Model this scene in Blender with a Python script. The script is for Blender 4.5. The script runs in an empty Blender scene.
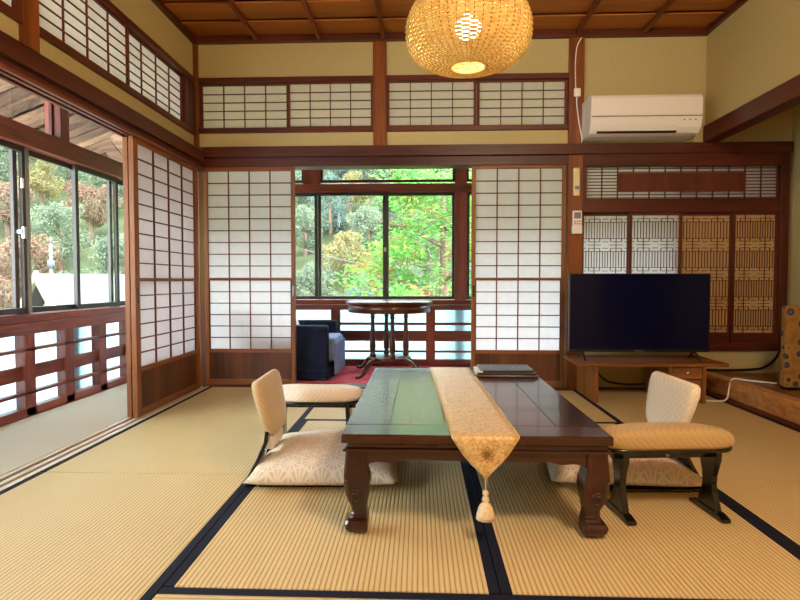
import bpy, bmesh, math, random
from mathutils import Vector, Matrix
random.seed(7)
SC = bpy.context.scene
COL = SC.collection
PI = math.pi

# ------------------------------------------------------------------ materials
def lin(c):
    out = []
    for v in c:
        v = v / 255.0
        out.append(v / 12.92 if v <= 0.04045 else ((v + 0.055) / 1.055) ** 2.4)
    return (*out, 1.0)

def new_mat(name):
    m = bpy.data.materials.new(name); m.use_nodes = True
    nt = m.node_tree
    return m, nt, nt.nodes, nt.links, nt.nodes['Principled BSDF']

def ramp(nodes, stops):
    r = nodes.new('ShaderNodeValToRGB')
    e = r.color_ramp.elements
    while len(e) < len(stops): e.new(0.5)
    for k, (p, c) in enumerate(stops):
        e[k].position = p; e[k].color = c
    return r

def math_node(nt, op, a, b=None, c=None):
    n = nt.nodes.new('ShaderNodeMath'); n.operation = op
    for k, v in enumerate((a, b, c)):
        if v is None: continue
        if isinstance(v, (int, float)): n.inputs[k].default_value = v
        else: nt.links.new(v, n.inputs[k])
    return n.outputs[0]

def plain(name, c, rough=0.5, metal=0.0, spec=0.5, coat=0.0, noise=0.06, nscale=30.0, bump=0.0):
    m, nt, N, L, b = new_mat(name)
    t = N.new('ShaderNodeTexCoord'); nz = N.new('ShaderNodeTexNoise')
    nz.inputs['Scale'].default_value = nscale; nz.inputs['Detail'].default_value = 4
    L.new(t.outputs['Object'], nz.inputs['Vector'])
    a = lin(c)
    r = ramp(N, [(0.3, tuple(x * (1 - noise) for x in a[:3]) + (1,)), (0.7, tuple(min(1, x * (1 + noise)) for x in a[:3]) + (1,))])
    L.new(nz.outputs['Fac'], r.inputs['Fac']); L.new(r.outputs['Color'], b.inputs['Base Color'])
    b.inputs['Roughness'].default_value = rough; b.inputs['Metallic'].default_value = metal
    b.inputs['Specular IOR Level'].default_value = spec; b.inputs['Coat Weight'].default_value = coat
    b.inputs['Coat Roughness'].default_value = 0.06
    if bump:
        bp = N.new('ShaderNodeBump'); bp.inputs['Strength'].default_value = bump; bp.inputs['Distance'].default_value = 0.01
        L.new(nz.outputs['Fac'], bp.inputs['Height']); L.new(bp.outputs['Normal'], b.inputs['Normal'])
    return m

def wood(name, dark, light, axis, rough=0.4, coat=0.0, scale=9.0, spec=0.4, stretch=0.06, burl=0.0):
    m, nt, N, L, b = new_mat(name)
    t = N.new('ShaderNodeTexCoord'); mp = N.new('ShaderNodeMapping')
    s = [1.0, 1.0, 1.0]; s['xyz'.index(axis)] = stretch
    mp.inputs['Scale'].default_value = s
    L.new(t.outputs['Object'], mp.inputs['Vector'])
    nz = N.new('ShaderNodeTexNoise'); nz.inputs['Scale'].default_value = scale; nz.inputs['Detail'].default_value = 5
    nz.inputs['Distortion'].default_value = 0.6 + burl
    L.new(mp.outputs['Vector'], nz.inputs['Vector'])
    n2 = N.new('ShaderNodeTexNoise'); n2.inputs['Scale'].default_value = scale * 9; n2.inputs['Detail'].default_value = 3
    L.new(mp.outputs['Vector'], n2.inputs['Vector'])
    s1 = math_node(nt, 'MULTIPLY', nz.outputs['Fac'], 0.65)
    f = math_node(nt, 'MULTIPLY_ADD', n2.outputs['Fac'], 0.35, s1)
    r = ramp(N, [(0.34, lin(dark)), (0.64, lin(light))])
    L.new(f, r.inputs['Fac']); L.new(r.outputs['Color'], b.inputs['Base Color'])
    b.inputs['Roughness'].default_value = rough; b.inputs['Specular IOR Level'].default_value = spec
    b.inputs['Coat Weight'].default_value = coat; b.inputs['Coat Roughness'].default_value = 0.07
    bp = N.new('ShaderNodeBump'); bp.inputs['Strength'].default_value = 0.08; bp.inputs['Distance'].default_value = 0.004
    L.new(n2.outputs['Fac'], bp.inputs['Height']); L.new(bp.outputs['Normal'], b.inputs['Normal'])
    return m

def tri_wood(name, dark, light, **k):
    return {a: wood(name + '_' + a, dark, light, a, **k) for a in 'xyz'}

BEAM = tri_wood('dark_red_beam', (58, 23, 13), (106, 46, 26), rough=0.4)
PILLAR = tri_wood('amber_pillar', (102, 50, 17), (154, 86, 33), rough=0.4)
SHOJI = tri_wood('shoji_frame_wood', (110, 62, 26), (158, 98, 48), rough=0.5)
KUMI = tri_wood('lattice_wood', (84, 36, 20), (112, 52, 30), rough=0.55)
ENG = tri_wood('veranda_wood', (84, 34, 24), (146, 72, 54), rough=0.4)
PANELW = wood('lower_board_wood', (62, 34, 18), (112, 66, 36), 'z', rough=0.5, scale=6)
CEIL = wood('ceiling_board', (150, 84, 26), (192, 118, 44), 'x', rough=0.5, scale=5)
CEILB = wood('ceiling_batten', (96, 42, 16), (130, 62, 24), 'y', rough=0.5)
TABLE = tri_wood('rosewood_lacquer', (34, 11, 7), (66, 23, 13), rough=0.25, coat=0.35, scale=5, spec=0.5)
TABLEP = wood('rosewood_panel', (56, 20, 12), (100, 42, 24), 'y', rough=0.22, coat=0.35, scale=4)
STANDW = tri_wood('oak_stand', (104, 60, 24), (160, 102, 48), rough=0.45)
TOKO = wood('alcove_sill_burl', (156, 98, 46), (226, 168, 104), 'y', rough=0.35, scale=5, stretch=0.35, burl=3.0)
TOKOT = wood('alcove_floor_board', (104, 62, 28), (154, 102, 52), 'y', rough=0.3, scale=5)
EAVE = wood('weathered_eave', (66, 46, 36), (150, 110, 82), 'x', rough=0.8, scale=8)
FLOORW = wood('veranda_floor', (130, 84, 50), (170, 120, 80), 'x', rough=0.4)
ROUND = tri_wood('mahogany', (52, 22, 12), (104, 52, 28), rough=0.28, coat=0.2)
def island_vary(m, amt):
    nt = m.node_tree; b = nt.nodes['Principled BSDF']; src = b.inputs['Base Color'].links[0].from_socket
    g = nt.nodes.new('ShaderNodeNewGeometry'); h = nt.nodes.new('ShaderNodeHueSaturation')
    nt.links.new(math_node(nt, 'MULTIPLY_ADD', g.outputs['Random Per Island'], amt, 1 - amt * 0.6), h.inputs['Value'])
    nt.links.new(src, h.inputs['Color']); nt.links.new(h.outputs['Color'], b.inputs['Base Color'])
island_vary(EAVE, 0.9)
island_vary(CEIL, 0.16)
PALEW = wood('pale_threshold', (190, 170, 140), (225, 208, 182), 'y', rough=0.4)
BARK = wood('bark', (70, 52, 40), (120, 96, 76), 'z', rough=0.9)

PLASTER = plain('ochre_plaster', (198, 180, 124), 0.9, noise=0.05, nscale=60, spec=0.1, bump=0.05)
BLACKLAC = plain('black_lacquer', (12, 12, 13), 0.22, coat=0.4, noise=0.02)
BLACKPL = plain('black_plastic', (14, 14, 16), 0.35, noise=0.02)
WHITEPL = plain('ivory_plastic', (246, 240, 228), 0.35, noise=0.01, nscale=3)
CREAMPL = plain('cream_plastic', (230, 214, 160), 0.4, noise=0.01)
GREYPL = plain('grey_plastic', (120, 124, 122), 0.4, noise=0.02)
BRONZE = plain('bronze_aluminium', (66, 58, 52), 0.4, metal=0.3, noise=0.03)
SILVER = plain('silver_aluminium', (150, 142, 132), 0.4, metal=0.5, noise=0.03)
STEEL = plain('steel', (190, 190, 188), 0.3, metal=0.9, noise=0.02)
NAVY = plain('navy_border_cloth', (28, 30, 44), 0.8, noise=0.18, nscale=220, spec=0.15)
DENIM = plain('navy_slipcover', (34, 40, 62), 0.85, noise=0.25, nscale=14, bump=0.3, spec=0.1)
SKY_SEAT = plain('pale_blue_seat_cloth', (120, 146, 196), 0.85, noise=0.15, nscale=16, bump=0.2)
RUG = plain('crimson_rug', (240, 112, 126), 0.95, noise=0.2, nscale=60, spec=0.05)
WHITECLOTH = plain('white_cloth', (236, 232, 222), 0.85, noise=0.04, nscale=50)
TASSEL = plain('cream_tassel', (238, 216, 176), 0.8, noise=0.15, nscale=180, bump=0.4)
PAPERW = plain('white_paper', (235, 235, 235), 0.7, noise=0.01)
ROOFT = plain('grey_roof_tile', (54, 57, 59), 0.7, noise=0.12, nscale=6)
CREAMW = plain('cream_barge_board', (132, 128, 98), 0.8, noise=0.05)
GROUNDM = plain('hillside_undergrowth', (58, 64, 44), 0.95, noise=0.5, nscale=0.35, spec=0.05)
POLE = plain('concrete_pole', (84, 86, 88), 0.8, noise=0.08)

def screen_mat():
    m, nt, N, L, b = new_mat('dark_screen')
    b.inputs['Base Color'].default_value = lin((7, 10, 40)); b.inputs['Roughness'].default_value = 0.16
    b.inputs['Specular IOR Level'].default_value = 0.22
    return m
SCREEN = screen_mat()

def paper_mat(name, c, mixf=0.55):
    m, nt, N, L, b = new_mat(name)
    N.remove(b)
    out = N['Material Output']
    d = N.new('ShaderNodeBsdfDiffuse'); t = N.new('ShaderNodeBsdfTranslucent'); mx = N.new('ShaderNodeMixShader')
    tc = N.new('ShaderNodeTexCoord'); nz = N.new('ShaderNodeTexNoise'); nz.inputs['Scale'].default_value = 26; nz.inputs['Detail'].default_value = 6
    L.new(tc.outputs['Object'], nz.inputs['Vector'])
    a = lin(c)
    r = ramp(N, [(0.3, tuple(x * 0.94 for x in a[:3]) + (1,)), (0.7, a)])
    L.new(nz.outputs['Fac'], r.inputs['Fac'])
    L.new(r.outputs['Color'], d.inputs['Color']); L.new(r.outputs['Color'], t.inputs['Color'])
    mx.inputs['Fac'].default_value = mixf
    L.new(d.outputs[0], mx.inputs[1]); L.new(t.outputs[0], mx.inputs[2]); L.new(mx.outputs[0], out.inputs['Surface'])
    return m
PAPER = paper_mat('shoji_paper', (244, 240, 240))
WHITEPLASTER = plain('white_plaster', (226, 222, 208), 0.9, noise=0.03)
PAPER2 = paper_mat('transom_paper', (250, 241, 224))
PAPER_UNLIT = paper_mat('unlit_tan_lattice_paper', (232, 196, 138), 0.3)  # same white paper; warm lamplight and missing backlight put into the tan colour
FROST = paper_mat('frosted_glass', (170, 214, 224), 0.8)

def glass_mat():
    m, nt, N, L, b = new_mat('window_glass')
    N.remove(b); out = N['Material Output']
    tr = N.new('ShaderNodeBsdfTransparent'); tr.inputs['Color'].default_value = (0.93, 0.97, 0.96, 1)
    g = N.new('ShaderNodeBsdfGlossy'); g.inputs['Roughness'].default_value = 0.01
    lw = N.new('ShaderNodeFresnel'); lw.inputs['IOR'].default_value = 1.4
    mx = N.new('ShaderNodeMixShader')
    L.new(lw.outputs[0], mx.inputs['Fac']); L.new(tr.outputs[0], mx.inputs[1]); L.new(g.outputs[0], mx.inputs[2])
    L.new(mx.outputs[0], out.inputs['Surface'])
    return m
GLASS = glass_mat()

def wicker_mat():
    m, nt, N, L, b = new_mat('woven_cane')
    out = N['Material Output']
    N.remove(b)
    d = N.new('ShaderNodeBsdfDiffuse'); t = N.new('ShaderNodeBsdfTranslucent'); mx = N.new('ShaderNodeMixShader')
    tc = N.new('ShaderNodeTexCoord'); nz = N.new('ShaderNodeTexNoise'); nz.inputs['Scale'].default_value = 40
    L.new(tc.outputs['Object'], nz.inputs['Vector'])
    r = ramp(N, [(0.3, lin((226, 196, 120))), (0.7, lin((248, 228, 164)))])
    L.new(nz.outputs['Fac'], r.inputs['Fac'])
    L.new(r.outputs['Color'], d.inputs['Color']); L.new(r.outputs['Color'], t.inputs['Color'])
    mx.inputs['Fac'].default_value = 0.45
    L.new(d.outputs[0], mx.inputs[1]); L.new(t.outputs[0], mx.inputs[2]); L.new(mx.outputs[0], out.inputs['Surface'])
    return m
WICKER = wicker_mat()

RIB = plain('cane_rib', (150, 112, 56), 0.6, noise=0.1)
def bulb_mat():
    m, nt, N, L, b = new_mat('lit_bulb')
    N.remove(b); e = N.new('ShaderNodeEmission')
    e.inputs['Color'].default_value = (1.0, 0.86, 0.66, 1); e.inputs['Strength'].default_value = 30.0
    L.new(e.outputs[0], N['Material Output'].inputs['Surface'])
    return m
BULB = bulb_mat()

def tatami_mat(name, axis, light, dark, pitch=0.0148):
    """woven rush: ribs along the axis, finer weft across, faded patches"""
    m, nt, N, L, b = new_mat(name)
    t = N.new('ShaderNodeTexCoord'); sp = N.new('ShaderNodeSeparateXYZ')
    L.new(t.outputs['Object'], sp.inputs[0])
    across = sp.outputs['X' if axis == 'y' else 'Y']; along = sp.outputs['Y' if axis == 'y' else 'X']
    fr = math_node(nt, 'FRACT', math_node(nt, 'DIVIDE', across, pitch))
    d = math_node(nt, 'ABSOLUTE', math_node(nt, 'SUBTRACT', fr, 0.5))           # 0 at rib crest, .5 in the groove
    g = math_node(nt, 'POWER', math_node(nt, 'MULTIPLY', d, 2.0), 3.0)
    fr2 = math_node(nt, 'FRACT', math_node(nt, 'DIVIDE', along, 0.006))
    d2 = math_node(nt, 'ABSOLUTE', math_node(nt, 'SUBTRACT', fr2, 0.5))
    nz = N.new('ShaderNodeTexNoise'); nz.inputs['Scale'].default_value = 260; nz.inputs['Detail'].default_value = 2
    L.new(t.outputs['Object'], nz.inputs['Vector'])
    nb = N.new('ShaderNodeTexNoise'); nb.inputs['Scale'].default_value = 2.2; nb.inputs['Detail'].default_value = 4
    L.new(t.outputs['Object'], nb.inputs['Vector'])
    f = math_node(nt, 'MULTIPLY_ADD', g, 0.85, math_node(nt, 'MULTIPLY', nz.outputs['Fac'], 0.28))
    f = math_node(nt, 'MULTIPLY_ADD', d2, 0.16, f)
    f = math_node(nt, 'MULTIPLY_ADD', nb.outputs['Fac'], 0.22, math_node(nt, 'SUBTRACT', f, 0.16))
    r = ramp(N, [(0.05, lin(light)), (0.95, lin(dark))])
    L.new(f, r.inputs['Fac']); L.new(r.outputs['Color'], b.inputs['Base Color'])
    b.inputs['Roughness'].default_value = 0.62; b.inputs['Specular IOR Level'].default_value = 0.25
    bp = N.new('ShaderNodeBump'); bp.inputs['Strength'].default_value = 0.5; bp.inputs['Distance'].default_value = 0.003
    L.new(math_node(nt, 'SUBTRACT', 1.0, g), bp.inputs['Height']); L.new(bp.outputs['Normal'], b.inputs['Normal'])
    return m
TAT = {a: tatami_mat('rush_mat_' + a, a, (218, 195, 140), (156, 127, 76)) for a in 'xy'}
GOZA = tatami_mat('veranda_rush', 'x', (238, 230, 208), (190, 180, 156), 0.012)

def star_cloth(name, ground, line, cell=0.075, width=0.06, families=6, rough=0.8):
    """hemp-leaf star pattern: six families of thin lines; with families=2 a diamond quilt"""
    m, nt, N, L, b = new_mat(name)
    t = N.new('ShaderNodeTexCoord'); sp = N.new('ShaderNodeSeparateXYZ'); L.new(t.outputs['Object'], sp.inputs[0])
    x, y = sp.outputs['X'], sp.outputs['Y']
    if families == 2:      # lies in whichever plane: x+z against y
        x = math_node(nt, 'ADD', x, sp.outputs['Z'])
    best = None
    if families == 6:
        angs = [(PI / 2, 1.0), (PI / 6, 1.0), (-PI / 6, 1.0), (0, 0.57735), (PI / 3, 0.57735), (-PI / 3, 0.57735)]
    else:
        angs = [(PI / 5, 1.0), (-PI / 5, 1.0)]
    for a, k in angs:
        p = math_node(nt, 'MULTIPLY_ADD', x, math.cos(a) / (cell * k), math_node(nt, 'MULTIPLY', y, math.sin(a) / (cell * k)))
        d = math_node(nt, 'ABSOLUTE', math_node(nt, 'SUBTRACT', math_node(nt, 'FRACT', p), 0.5))
        d = math_node(nt, 'MULTIPLY', math_node(nt, 'SUBTRACT', 0.5, d), k)
        best = d if best is None else math_node(nt, 'MINIMUM', best, d)
    f = math_node(nt, 'LESS_THAN', best, width)
    mx = N.new('ShaderNodeMix'); mx.data_type = 'RGBA'
    mx.inputs['A'].default_value = lin(ground); mx.inputs['B'].default_value = lin(line)
    L.new(f, mx.inputs['Factor'])
    nz = N.new('ShaderNodeTexNoise'); nz.inputs['Scale'].default_value = 300; L.new(t.outputs['Object'], nz.inputs['Vector'])
    bp = N.new('ShaderNodeBump'); bp.inputs['Strength'].default_value = 0.15; bp.inputs['Distance'].default_value = 0.002
    L.new(nz.outputs['Fac'], bp.inputs['Height']); L.new(bp.outputs['Normal'], b.inputs['Normal'])
    L.new(mx.outputs['Result'], b.inputs['Base Color'])
    b.inputs['Roughness'].default_value = rough; b.inputs['Specular IOR Level'].default_value = 0.2
    b.inputs['Sheen Weight'].default_value = 0.2
    return m
ASANOHA = star_cloth('hemp_leaf_cushion_cloth', (204, 188, 160), (226, 212, 188), width=0.05)
QUILT = star_cloth('gold_diamond_cloth', (196, 168, 116), (184, 152, 100), cell=0.02, width=0.08, families=2)
QUILTP = star_cloth('pale_gold_diamond_cloth', (242, 234, 216), (232, 220, 198), cell=0.02, width=0.08, families=2)

QUILTM = star_cloth('tan_diamond_cloth', (204, 182, 142), (194, 170, 128), cell=0.02, width=0.08, families=2)
def brocade():
    m, nt, N, L, b = new_mat('gold_brocade')
    t = N.new('ShaderNodeTexCoord')
    v = N.new('ShaderNodeTexVoronoi'); v.inputs['Scale'].default_value = 90; L.new(t.outputs['Object'], v.inputs['Vector'])
    nz = N.new('ShaderNodeTexNoise'); nz.inputs['Scale'].default_value = 55; nz.inputs['Detail'].default_value = 4; nz.inputs['Distortion'].default_value = 2.5
    L.new(t.outputs['Object'], nz.inputs['Vector'])
    f = math_node(nt, 'MULTIPLY_ADD', v.outputs['Distance'], 0.12, math_node(nt, 'MULTIPLY', nz.outputs['Fac'], 0.95))
    r = ramp(N, [(0.42, lin((232, 204, 146))), (0.56, lin((214, 180, 116))), (0.72, lin((182, 142, 80)))])
    L.new(f, r.inputs['Fac']); L.new(r.outputs['Color'], b.inputs['Base Color'])
    b.inputs['Roughness'].default_value = 0.55; b.inputs['Sheen Weight'].default_value = 0.3; b.inputs['Metallic'].default_value = 0.15
    return m
BROCADE = brocade()
GOLDTRIM = plain('gold_edging', (222, 190, 128), 0.6, noise=0.1, nscale=200)
MOTIF = plain('brown_gold_embroidery', (150, 108, 54), 0.6, noise=0.1, nscale=200)

def spots():
    m, nt, N, L, b = new_mat('ochre_cloth_with_navy_roundels')
    t = N.new('ShaderNodeTexCoord')
    v = N.new('ShaderNodeTexVoronoi'); v.inputs['Scale'].default_value = 15; v.inputs['Randomness'].default_value = 0.85
    L.new(t.outputs['Object'], v.inputs['Vector'])
    r = ramp(N, [(0.0, lin((96, 98, 116))), (0.33, lin((44, 46, 66))), (0.40, lin((168, 122, 54))), (1.0, lin((120, 80, 36)))])
    L.new(v.outputs['Distance'], r.inputs['Fac']); L.new(r.outputs['Color'], b.inputs['Base Color'])
    b.inputs['Roughness'].default_value = 0.8
    return m
SPOTS = spots()

def leaf(name, cols):
    m, nt, N, L, b = new_mat(name)
    N.remove(b); out = N['Material Output']
    oi = N.new('ShaderNodeObjectInfo')
    t = N.new('ShaderNodeTexCoord'); nz = N.new('ShaderNodeTexNoise'); nz.inputs['Scale'].default_value = 1.3; nz.inputs['Detail'].default_value = 6
    nz.inputs['Roughness'].default_value = 0.7
    L.new(t.outputs['Object'], nz.inputs['Vector'])
    n = len(cols)
    f = math_node(nt, 'MULTIPLY_ADD', oi.outputs['Random'], 0.12, nz.outputs['Fac'])
    r = ramp(N, [(0.36 + 0.36 * k / (n - 1), lin(c)) for k, c in enumerate(cols)])
    L.new(f, r.inputs['Fac'])
    d = N.new('ShaderNodeBsdfDiffuse'); tr = N.new('ShaderNodeBsdfTranslucent'); mx = N.new('ShaderNodeMixShader'); mx.inputs['Fac'].default_value = 0.4
    L.new(r.outputs['Color'], d.inputs['Color']); L.new(r.outputs['Color'], tr.inputs['Color'])
    L.new(d.outputs[0], mx.inputs[1]); L.new(tr.outputs[0], mx.inputs[2]); L.new(mx.outputs[0], out.inputs['Surface'])
    return m
LEAF = {
    'bright green': leaf('bright_leaf', [(40, 82, 34), (66, 122, 50), (82, 138, 62), (96, 146, 72), (140, 104, 58)]),
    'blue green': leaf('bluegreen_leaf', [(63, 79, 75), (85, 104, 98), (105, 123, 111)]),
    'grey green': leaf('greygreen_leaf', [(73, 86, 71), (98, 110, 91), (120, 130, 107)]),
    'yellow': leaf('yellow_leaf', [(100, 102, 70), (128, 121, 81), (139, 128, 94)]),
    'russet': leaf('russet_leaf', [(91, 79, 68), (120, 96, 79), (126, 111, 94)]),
}

# ------------------------------------------------------------------ geometry helpers
class MB:
    def __init__(s): s.bm = bmesh.new()
    def box(s, x0, x1, y0, y1, z0, z1, M=None):
        m = Matrix.Translation(((x0 + x1) / 2, (y0 + y1) / 2, (z0 + z1) / 2)) @ Matrix.Diagonal((abs(x1 - x0), abs(y1 - y0), abs(z1 - z0), 1))
        if M is not None: m = M @ m
        bmesh.ops.create_cube(s.bm, size=1.0, matrix=m); return s
    def face(s, pts, smooth=False):
        f = s.bm.faces.new([s.bm.verts.new(p) for p in pts]); f.smooth = smooth; return s
    def loft(s, rings, cap=True, smooth=True, close=True):
        vs = [[s.bm.verts.new(p) for p in r] for r in rings]
        n = len(vs[0])
        for a, b in zip(vs, vs[1:]):
            for i in range(n if close else n - 1):
                j = (i + 1) % n
                f = s.bm.faces.new((a[i], a[j], b[j], b[i])); f.smooth = smooth
        if cap:
            for r, rev in ((vs[0], True), (vs[-1], False)):
                try: s.bm.faces.new(r[::-1] if rev else r)
                except ValueError: pass
        return s
    def lathe(s, prof, n=24, c=(0, 0, 0), cap=True, smooth=True):
        return s.loft([[(c[0] + r * math.cos(2 * PI * i / n), c[1] + r * math.sin(2 * PI * i / n), c[2] + z) for i in range(n)] for r, z in prof], cap, smooth)
    def tube(s, pts, r, n=8, closed=False):
        P = [Vector(p) for p in pts]; rings = []
        up = Vector((0, 0, 1)); m = len(P)
        for i, p in enumerate(P):
            if closed: t = P[(i + 1) % m] - P[i - 1]
            else: t = P[min(i + 1, m - 1)] - P[max(i - 1, 0)]
            t.normalize()
            if i == 0:
                a = up if abs(t.z) < 0.9 else Vector((1, 0, 0))
                u = t.cross(a).normalized()
            else:
                u = (u - t * u.dot(t))
                u = u.normalized() if u.length > 1e-6 else t.orthogonal().normalized()
            v = t.cross(u)
            rr = r[i] if isinstance(r, (list, tuple)) else r
            rings.append([p + (u * math.cos(2 * PI * k / n) + v * math.sin(2 * PI * k / n)) * rr for k in range(n)])
        if closed: rings.append(rings[0])
        return s.loft(rings, cap=not closed)
    def prism(s, poly, y0, y1, M=None, smooth=False):
        """polygon in x,z extruded along y"""
        a = [Vector((x, y0, z)) for x, z in poly]; b = [Vector((x, y1, z)) for x, z in poly]
        if M is not None: a = [M @ v for v in a]; b = [M @ v for v in b]
        return s.loft([a, b], True, smooth)
    def pad(s, outline, layers, M=None):
        """cushioned slab: layers = (scale, height)"""
        R = [[Vector((x * k, y * k, z)) for x, y in outline] for k, z in layers]
        if M is not None: R = [[M @ v for v in r] for r in R]
        return s.loft(R)
    def build(s, name, mat, parent=None, bevel=0.0, subsurf=0, recalc=True):
        if recalc: bmesh.ops.recalc_face_normals(s.bm, faces=s.bm.faces[:])
        me = bpy.data.meshes.new(name); s.bm.to_mesh(me); s.bm.free()
        me.materials.append(mat)
        o = bpy.data.objects.new(name, me); COL.objects.link(o)
        if parent is not None: o.parent = parent
        if bevel:
            b = o.modifiers.new('bevel', 'BEVEL'); b.width = bevel; b.segments = 2; b.limit_method = 'ANGLE'; b.angle_limit = math.radians(40)
        if subsurf:
            b = o.modifiers.new('sub', 'SUBSURF'); b.levels = subsurf; b.render_levels = subsurf
        return o

def tag(o, label, cat, group=None, kind=None):
    o['label'] = label; o['category'] = cat
    if group: o['group'] = group
    if kind: o['kind'] = kind
    return o
def thing(name, label, cat, loc=(0, 0, 0), rz=0.0, group=None):
    o = bpy.data.objects.new(name, None); COL.objects.link(o)
    o.empty_display_size = 0.1
    o.location = loc; o.rotation_euler = (0, 0, rz)
    return tag(o, label, cat, group)
def copy_tree(o, parent=None):
    c = o.copy(); COL.objects.link(c)
    if parent is not None:
        c.parent = parent
    for ch in list(o.children): copy_tree(ch, c)
    return c
TRIM = [0]
def struct(o):
    o['kind'] = 'structure'; return o
def trim(mb, mat, bevel=0.003):
    TRIM[0] += 1
    return struct(mb.build('trim_%d' % TRIM[0], mat, None, bevel))
def tbox(mat, *a, bevel=0.003): return trim(MB().box(*a), mat, bevel)
def rrect(w, h, r, n=5, cx=0, cy=0):
    pts = []
    for (sx, sy, a0) in ((1, 1, 0), (-1, 1, 90), (-1, -1, 180), (1, -1, 270)):
        for k in range(n + 1):
            a = math.radians(a0 + 90 * k / n)
            pts.append((cx + sx * (w / 2 - r) + r * math.cos(a), cy + sy * (h / 2 - r) + r * math.sin(a)))
    return pts
def smooth_path(pts, n=8):
    P = [Vector(p) for p in pts]; out = []
    for i in range(len(P) - 1):
        p0 = P[max(i - 1, 0)]; p1 = P[i]; p2 = P[i + 1]; p3 = P[min(i + 2, len(P) - 1)]
        for k in range(n):
            t = k / n
            out.append(0.5 * ((2 * p1) + (p2 - p0) * t + (2 * p0 - 5 * p1 + 4 * p2 - p3) * t * t + (3 * p1 - p0 - 3 * p2 + p3) * t ** 3))
    out.append(P[-1]); return out

# ------------------------------------------------------------------ camera
F = 535.0
cam = bpy.data.objects.new('camera', bpy.data.cameras.new('camera')); COL.objects.link(cam)
cam.location = (0, 0, 0.83)
cam.rotation_euler = (math.radians(90 - 2.03), 0, math.radians(2.18))
cam.data.sensor_width = 36.0; cam.data.lens = F * 36.0 / 800.0; cam.data.clip_start = 0.05; cam.data.clip_end = 400
SC.camera = cam

# room constants
XL, XR, YB, YR, ZC = -1.72, 2.15, 4.17, -1.6, 2.73
EX, EY = -2.42, 5.25        # veranda window planes, left and back

# ------------------------------------------------------------------ floor: sub-floor and mats
struct(MB().box(-2.6, 2.9, YR - 0.1, 5.45, -0.2, -0.055).build('floor', FLOORW))
def mat_thing(x0, x1, y0, y1, axis, label):
    t = thing('tatami_mat', label, 'tatami mat', ((x0 + x1) / 2, (y0 + y1) / 2, 0), 0, 'tatami mats of the room floor')
    w, d = (x1 - x0) / 2 - 0.0015, (y1 - y0) / 2 - 0.003; b = 0.03
    core = MB(); bd = [MB(), MB()]
    if axis == 'y':
        core.box(-w + b, w - b, -d, d, -0.055, 0)
        bd[0].box(-w, -w + b, -d, d, -0.055, 0.0008); bd[1].box(w - b, w, -d, d, -0.055, 0.0008)
    else:
        core.box(-w, w, -d + b, d - b, -0.055, 0)
        bd[0].box(-w, w, -d, -d + b, -0.055, 0.0008); bd[1].box(-w, w, d - b, d, -0.055, 0.0008)
    core.build('woven_surface', TAT[axis], t, 0.001)
    for m in bd: m.build('cloth_border', NAVY, t, 0.001)
    return t
mat_thing(-1.66, -0.70, 2.24, 4.115, 'y', 'tatami mat in the back left corner, before the two closed shoji')
mat_thing(-1.66, -0.70, 0.40, 2.24, 'y', 'tatami mat in the left foreground, beside the veranda threshold')
mat_thing(-0.70, 0.215, 1.40, 3.137, 'y', 'tatami mat under the left half of the low table and the left floor cushion')
mat_thing(0.215, 1.16, 1.40, 3.137, 'y', 'tatami mat under the right half of the low table and the right armrest stand')
mat_thing(-0.70, 1.16, 0.47, 1.40, 'x', 'tatami mat lying crosswise along the bottom edge of the photo')
mat_thing(-0.70, 1.16, 3.137, 4.115, 'x', 'tatami mat lying crosswise behind the low table, at the open doorway')
mat_thing(1.16, 2.11, 2.25, 4.115, 'y', 'tatami mat on the right under the television stand, along the alcove sill')
mat_thing(1.16, 2.11, 0.40, 2.25, 'y', 'tatami mat in the right foreground, right of the dark border')
struct(MB().box(-1.66, 2.11, YR, 0.40, -0.055, -0.001).build('floor_rear', TAT['x']))
# veranda floors
struct(MB().box(-2.40, -1.80, YR, 4.30, -0.055, -0.004).build('floor_veranda_left', GOZA))
struct(MB().box(-2.40, 1.92, 4.30, 5.22, -0.055, -0.004).build('floor_veranda_back', FLOORW))
# thresholds with grooves
tbox(BEAM['y'], -1.80, -1.66, YR, 4.28, -0.055, -0.006)
for x in (-1.668, -1.715, -1.765): tbox(PALEW, x - 0.013, x + 0.013, YR, 4.12, -0.006, 0.003, bevel=0.001)
tbox(BEAM['x'], -1.72, 1.13, 4.115, 4.30, -0.055, 0.004)
tbox(BEAM['x'], 1.24, 2.15, 4.115, 4.17, -0.055, 0.012)
tbox(BEAM['y'], 2.11, 2.16, YR, 4.17, -0.055, 0.012)
rug = MB().box(-1.25, 0.30, 4.33, 5.15, -0.004, 0.0055).build('crimson_rug', RUG, None, 0.002)
tag(rug, 'crimson rug on the veranda floor under armchair and round table', 'rug')

# ------------------------------------------------------------------ ceiling
struct(MB().box(XL - 0.1, 2.9, YR, 4.28, ZC + 0.006, ZC + 0.08).build('ceiling_base', BEAM['x']))
cl = MB(); y = YR; k = 0
while y < 4.17:
    y2 = min(y + 0.256, 4.2)
    cl.loft([[(x_, y, ZC - 0.024), (x_, y2, ZC - 0.006), (x_, y2, ZC + 0.004), (x_, y, ZC - 0.012)] for x_ in (XL - 0.09, 2.25)], smooth=False); y += 0.262
struct(cl.build('ceiling', CEIL, None, 0.002))
for i in range(8):
    x = -1.27 + 0.49 * i
    tbox(CEILB, x - 0.014, x + 0.014, YR, YB, ZC - 0.050, ZC - 0.012)
tbox(BEAM['x'], XL - 0.05, 2.2, YB - 0.03, YB + 0.05, 2.672, 2.722)
tbox(BEAM['y'], XL - 0.09, XL - 0.02, YR, YB, 2.672, 2.722)
tbox(BEAM['y'], XR - 0.03, XR + 0.05, YR, YB, 2.672, 2.722)

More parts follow.
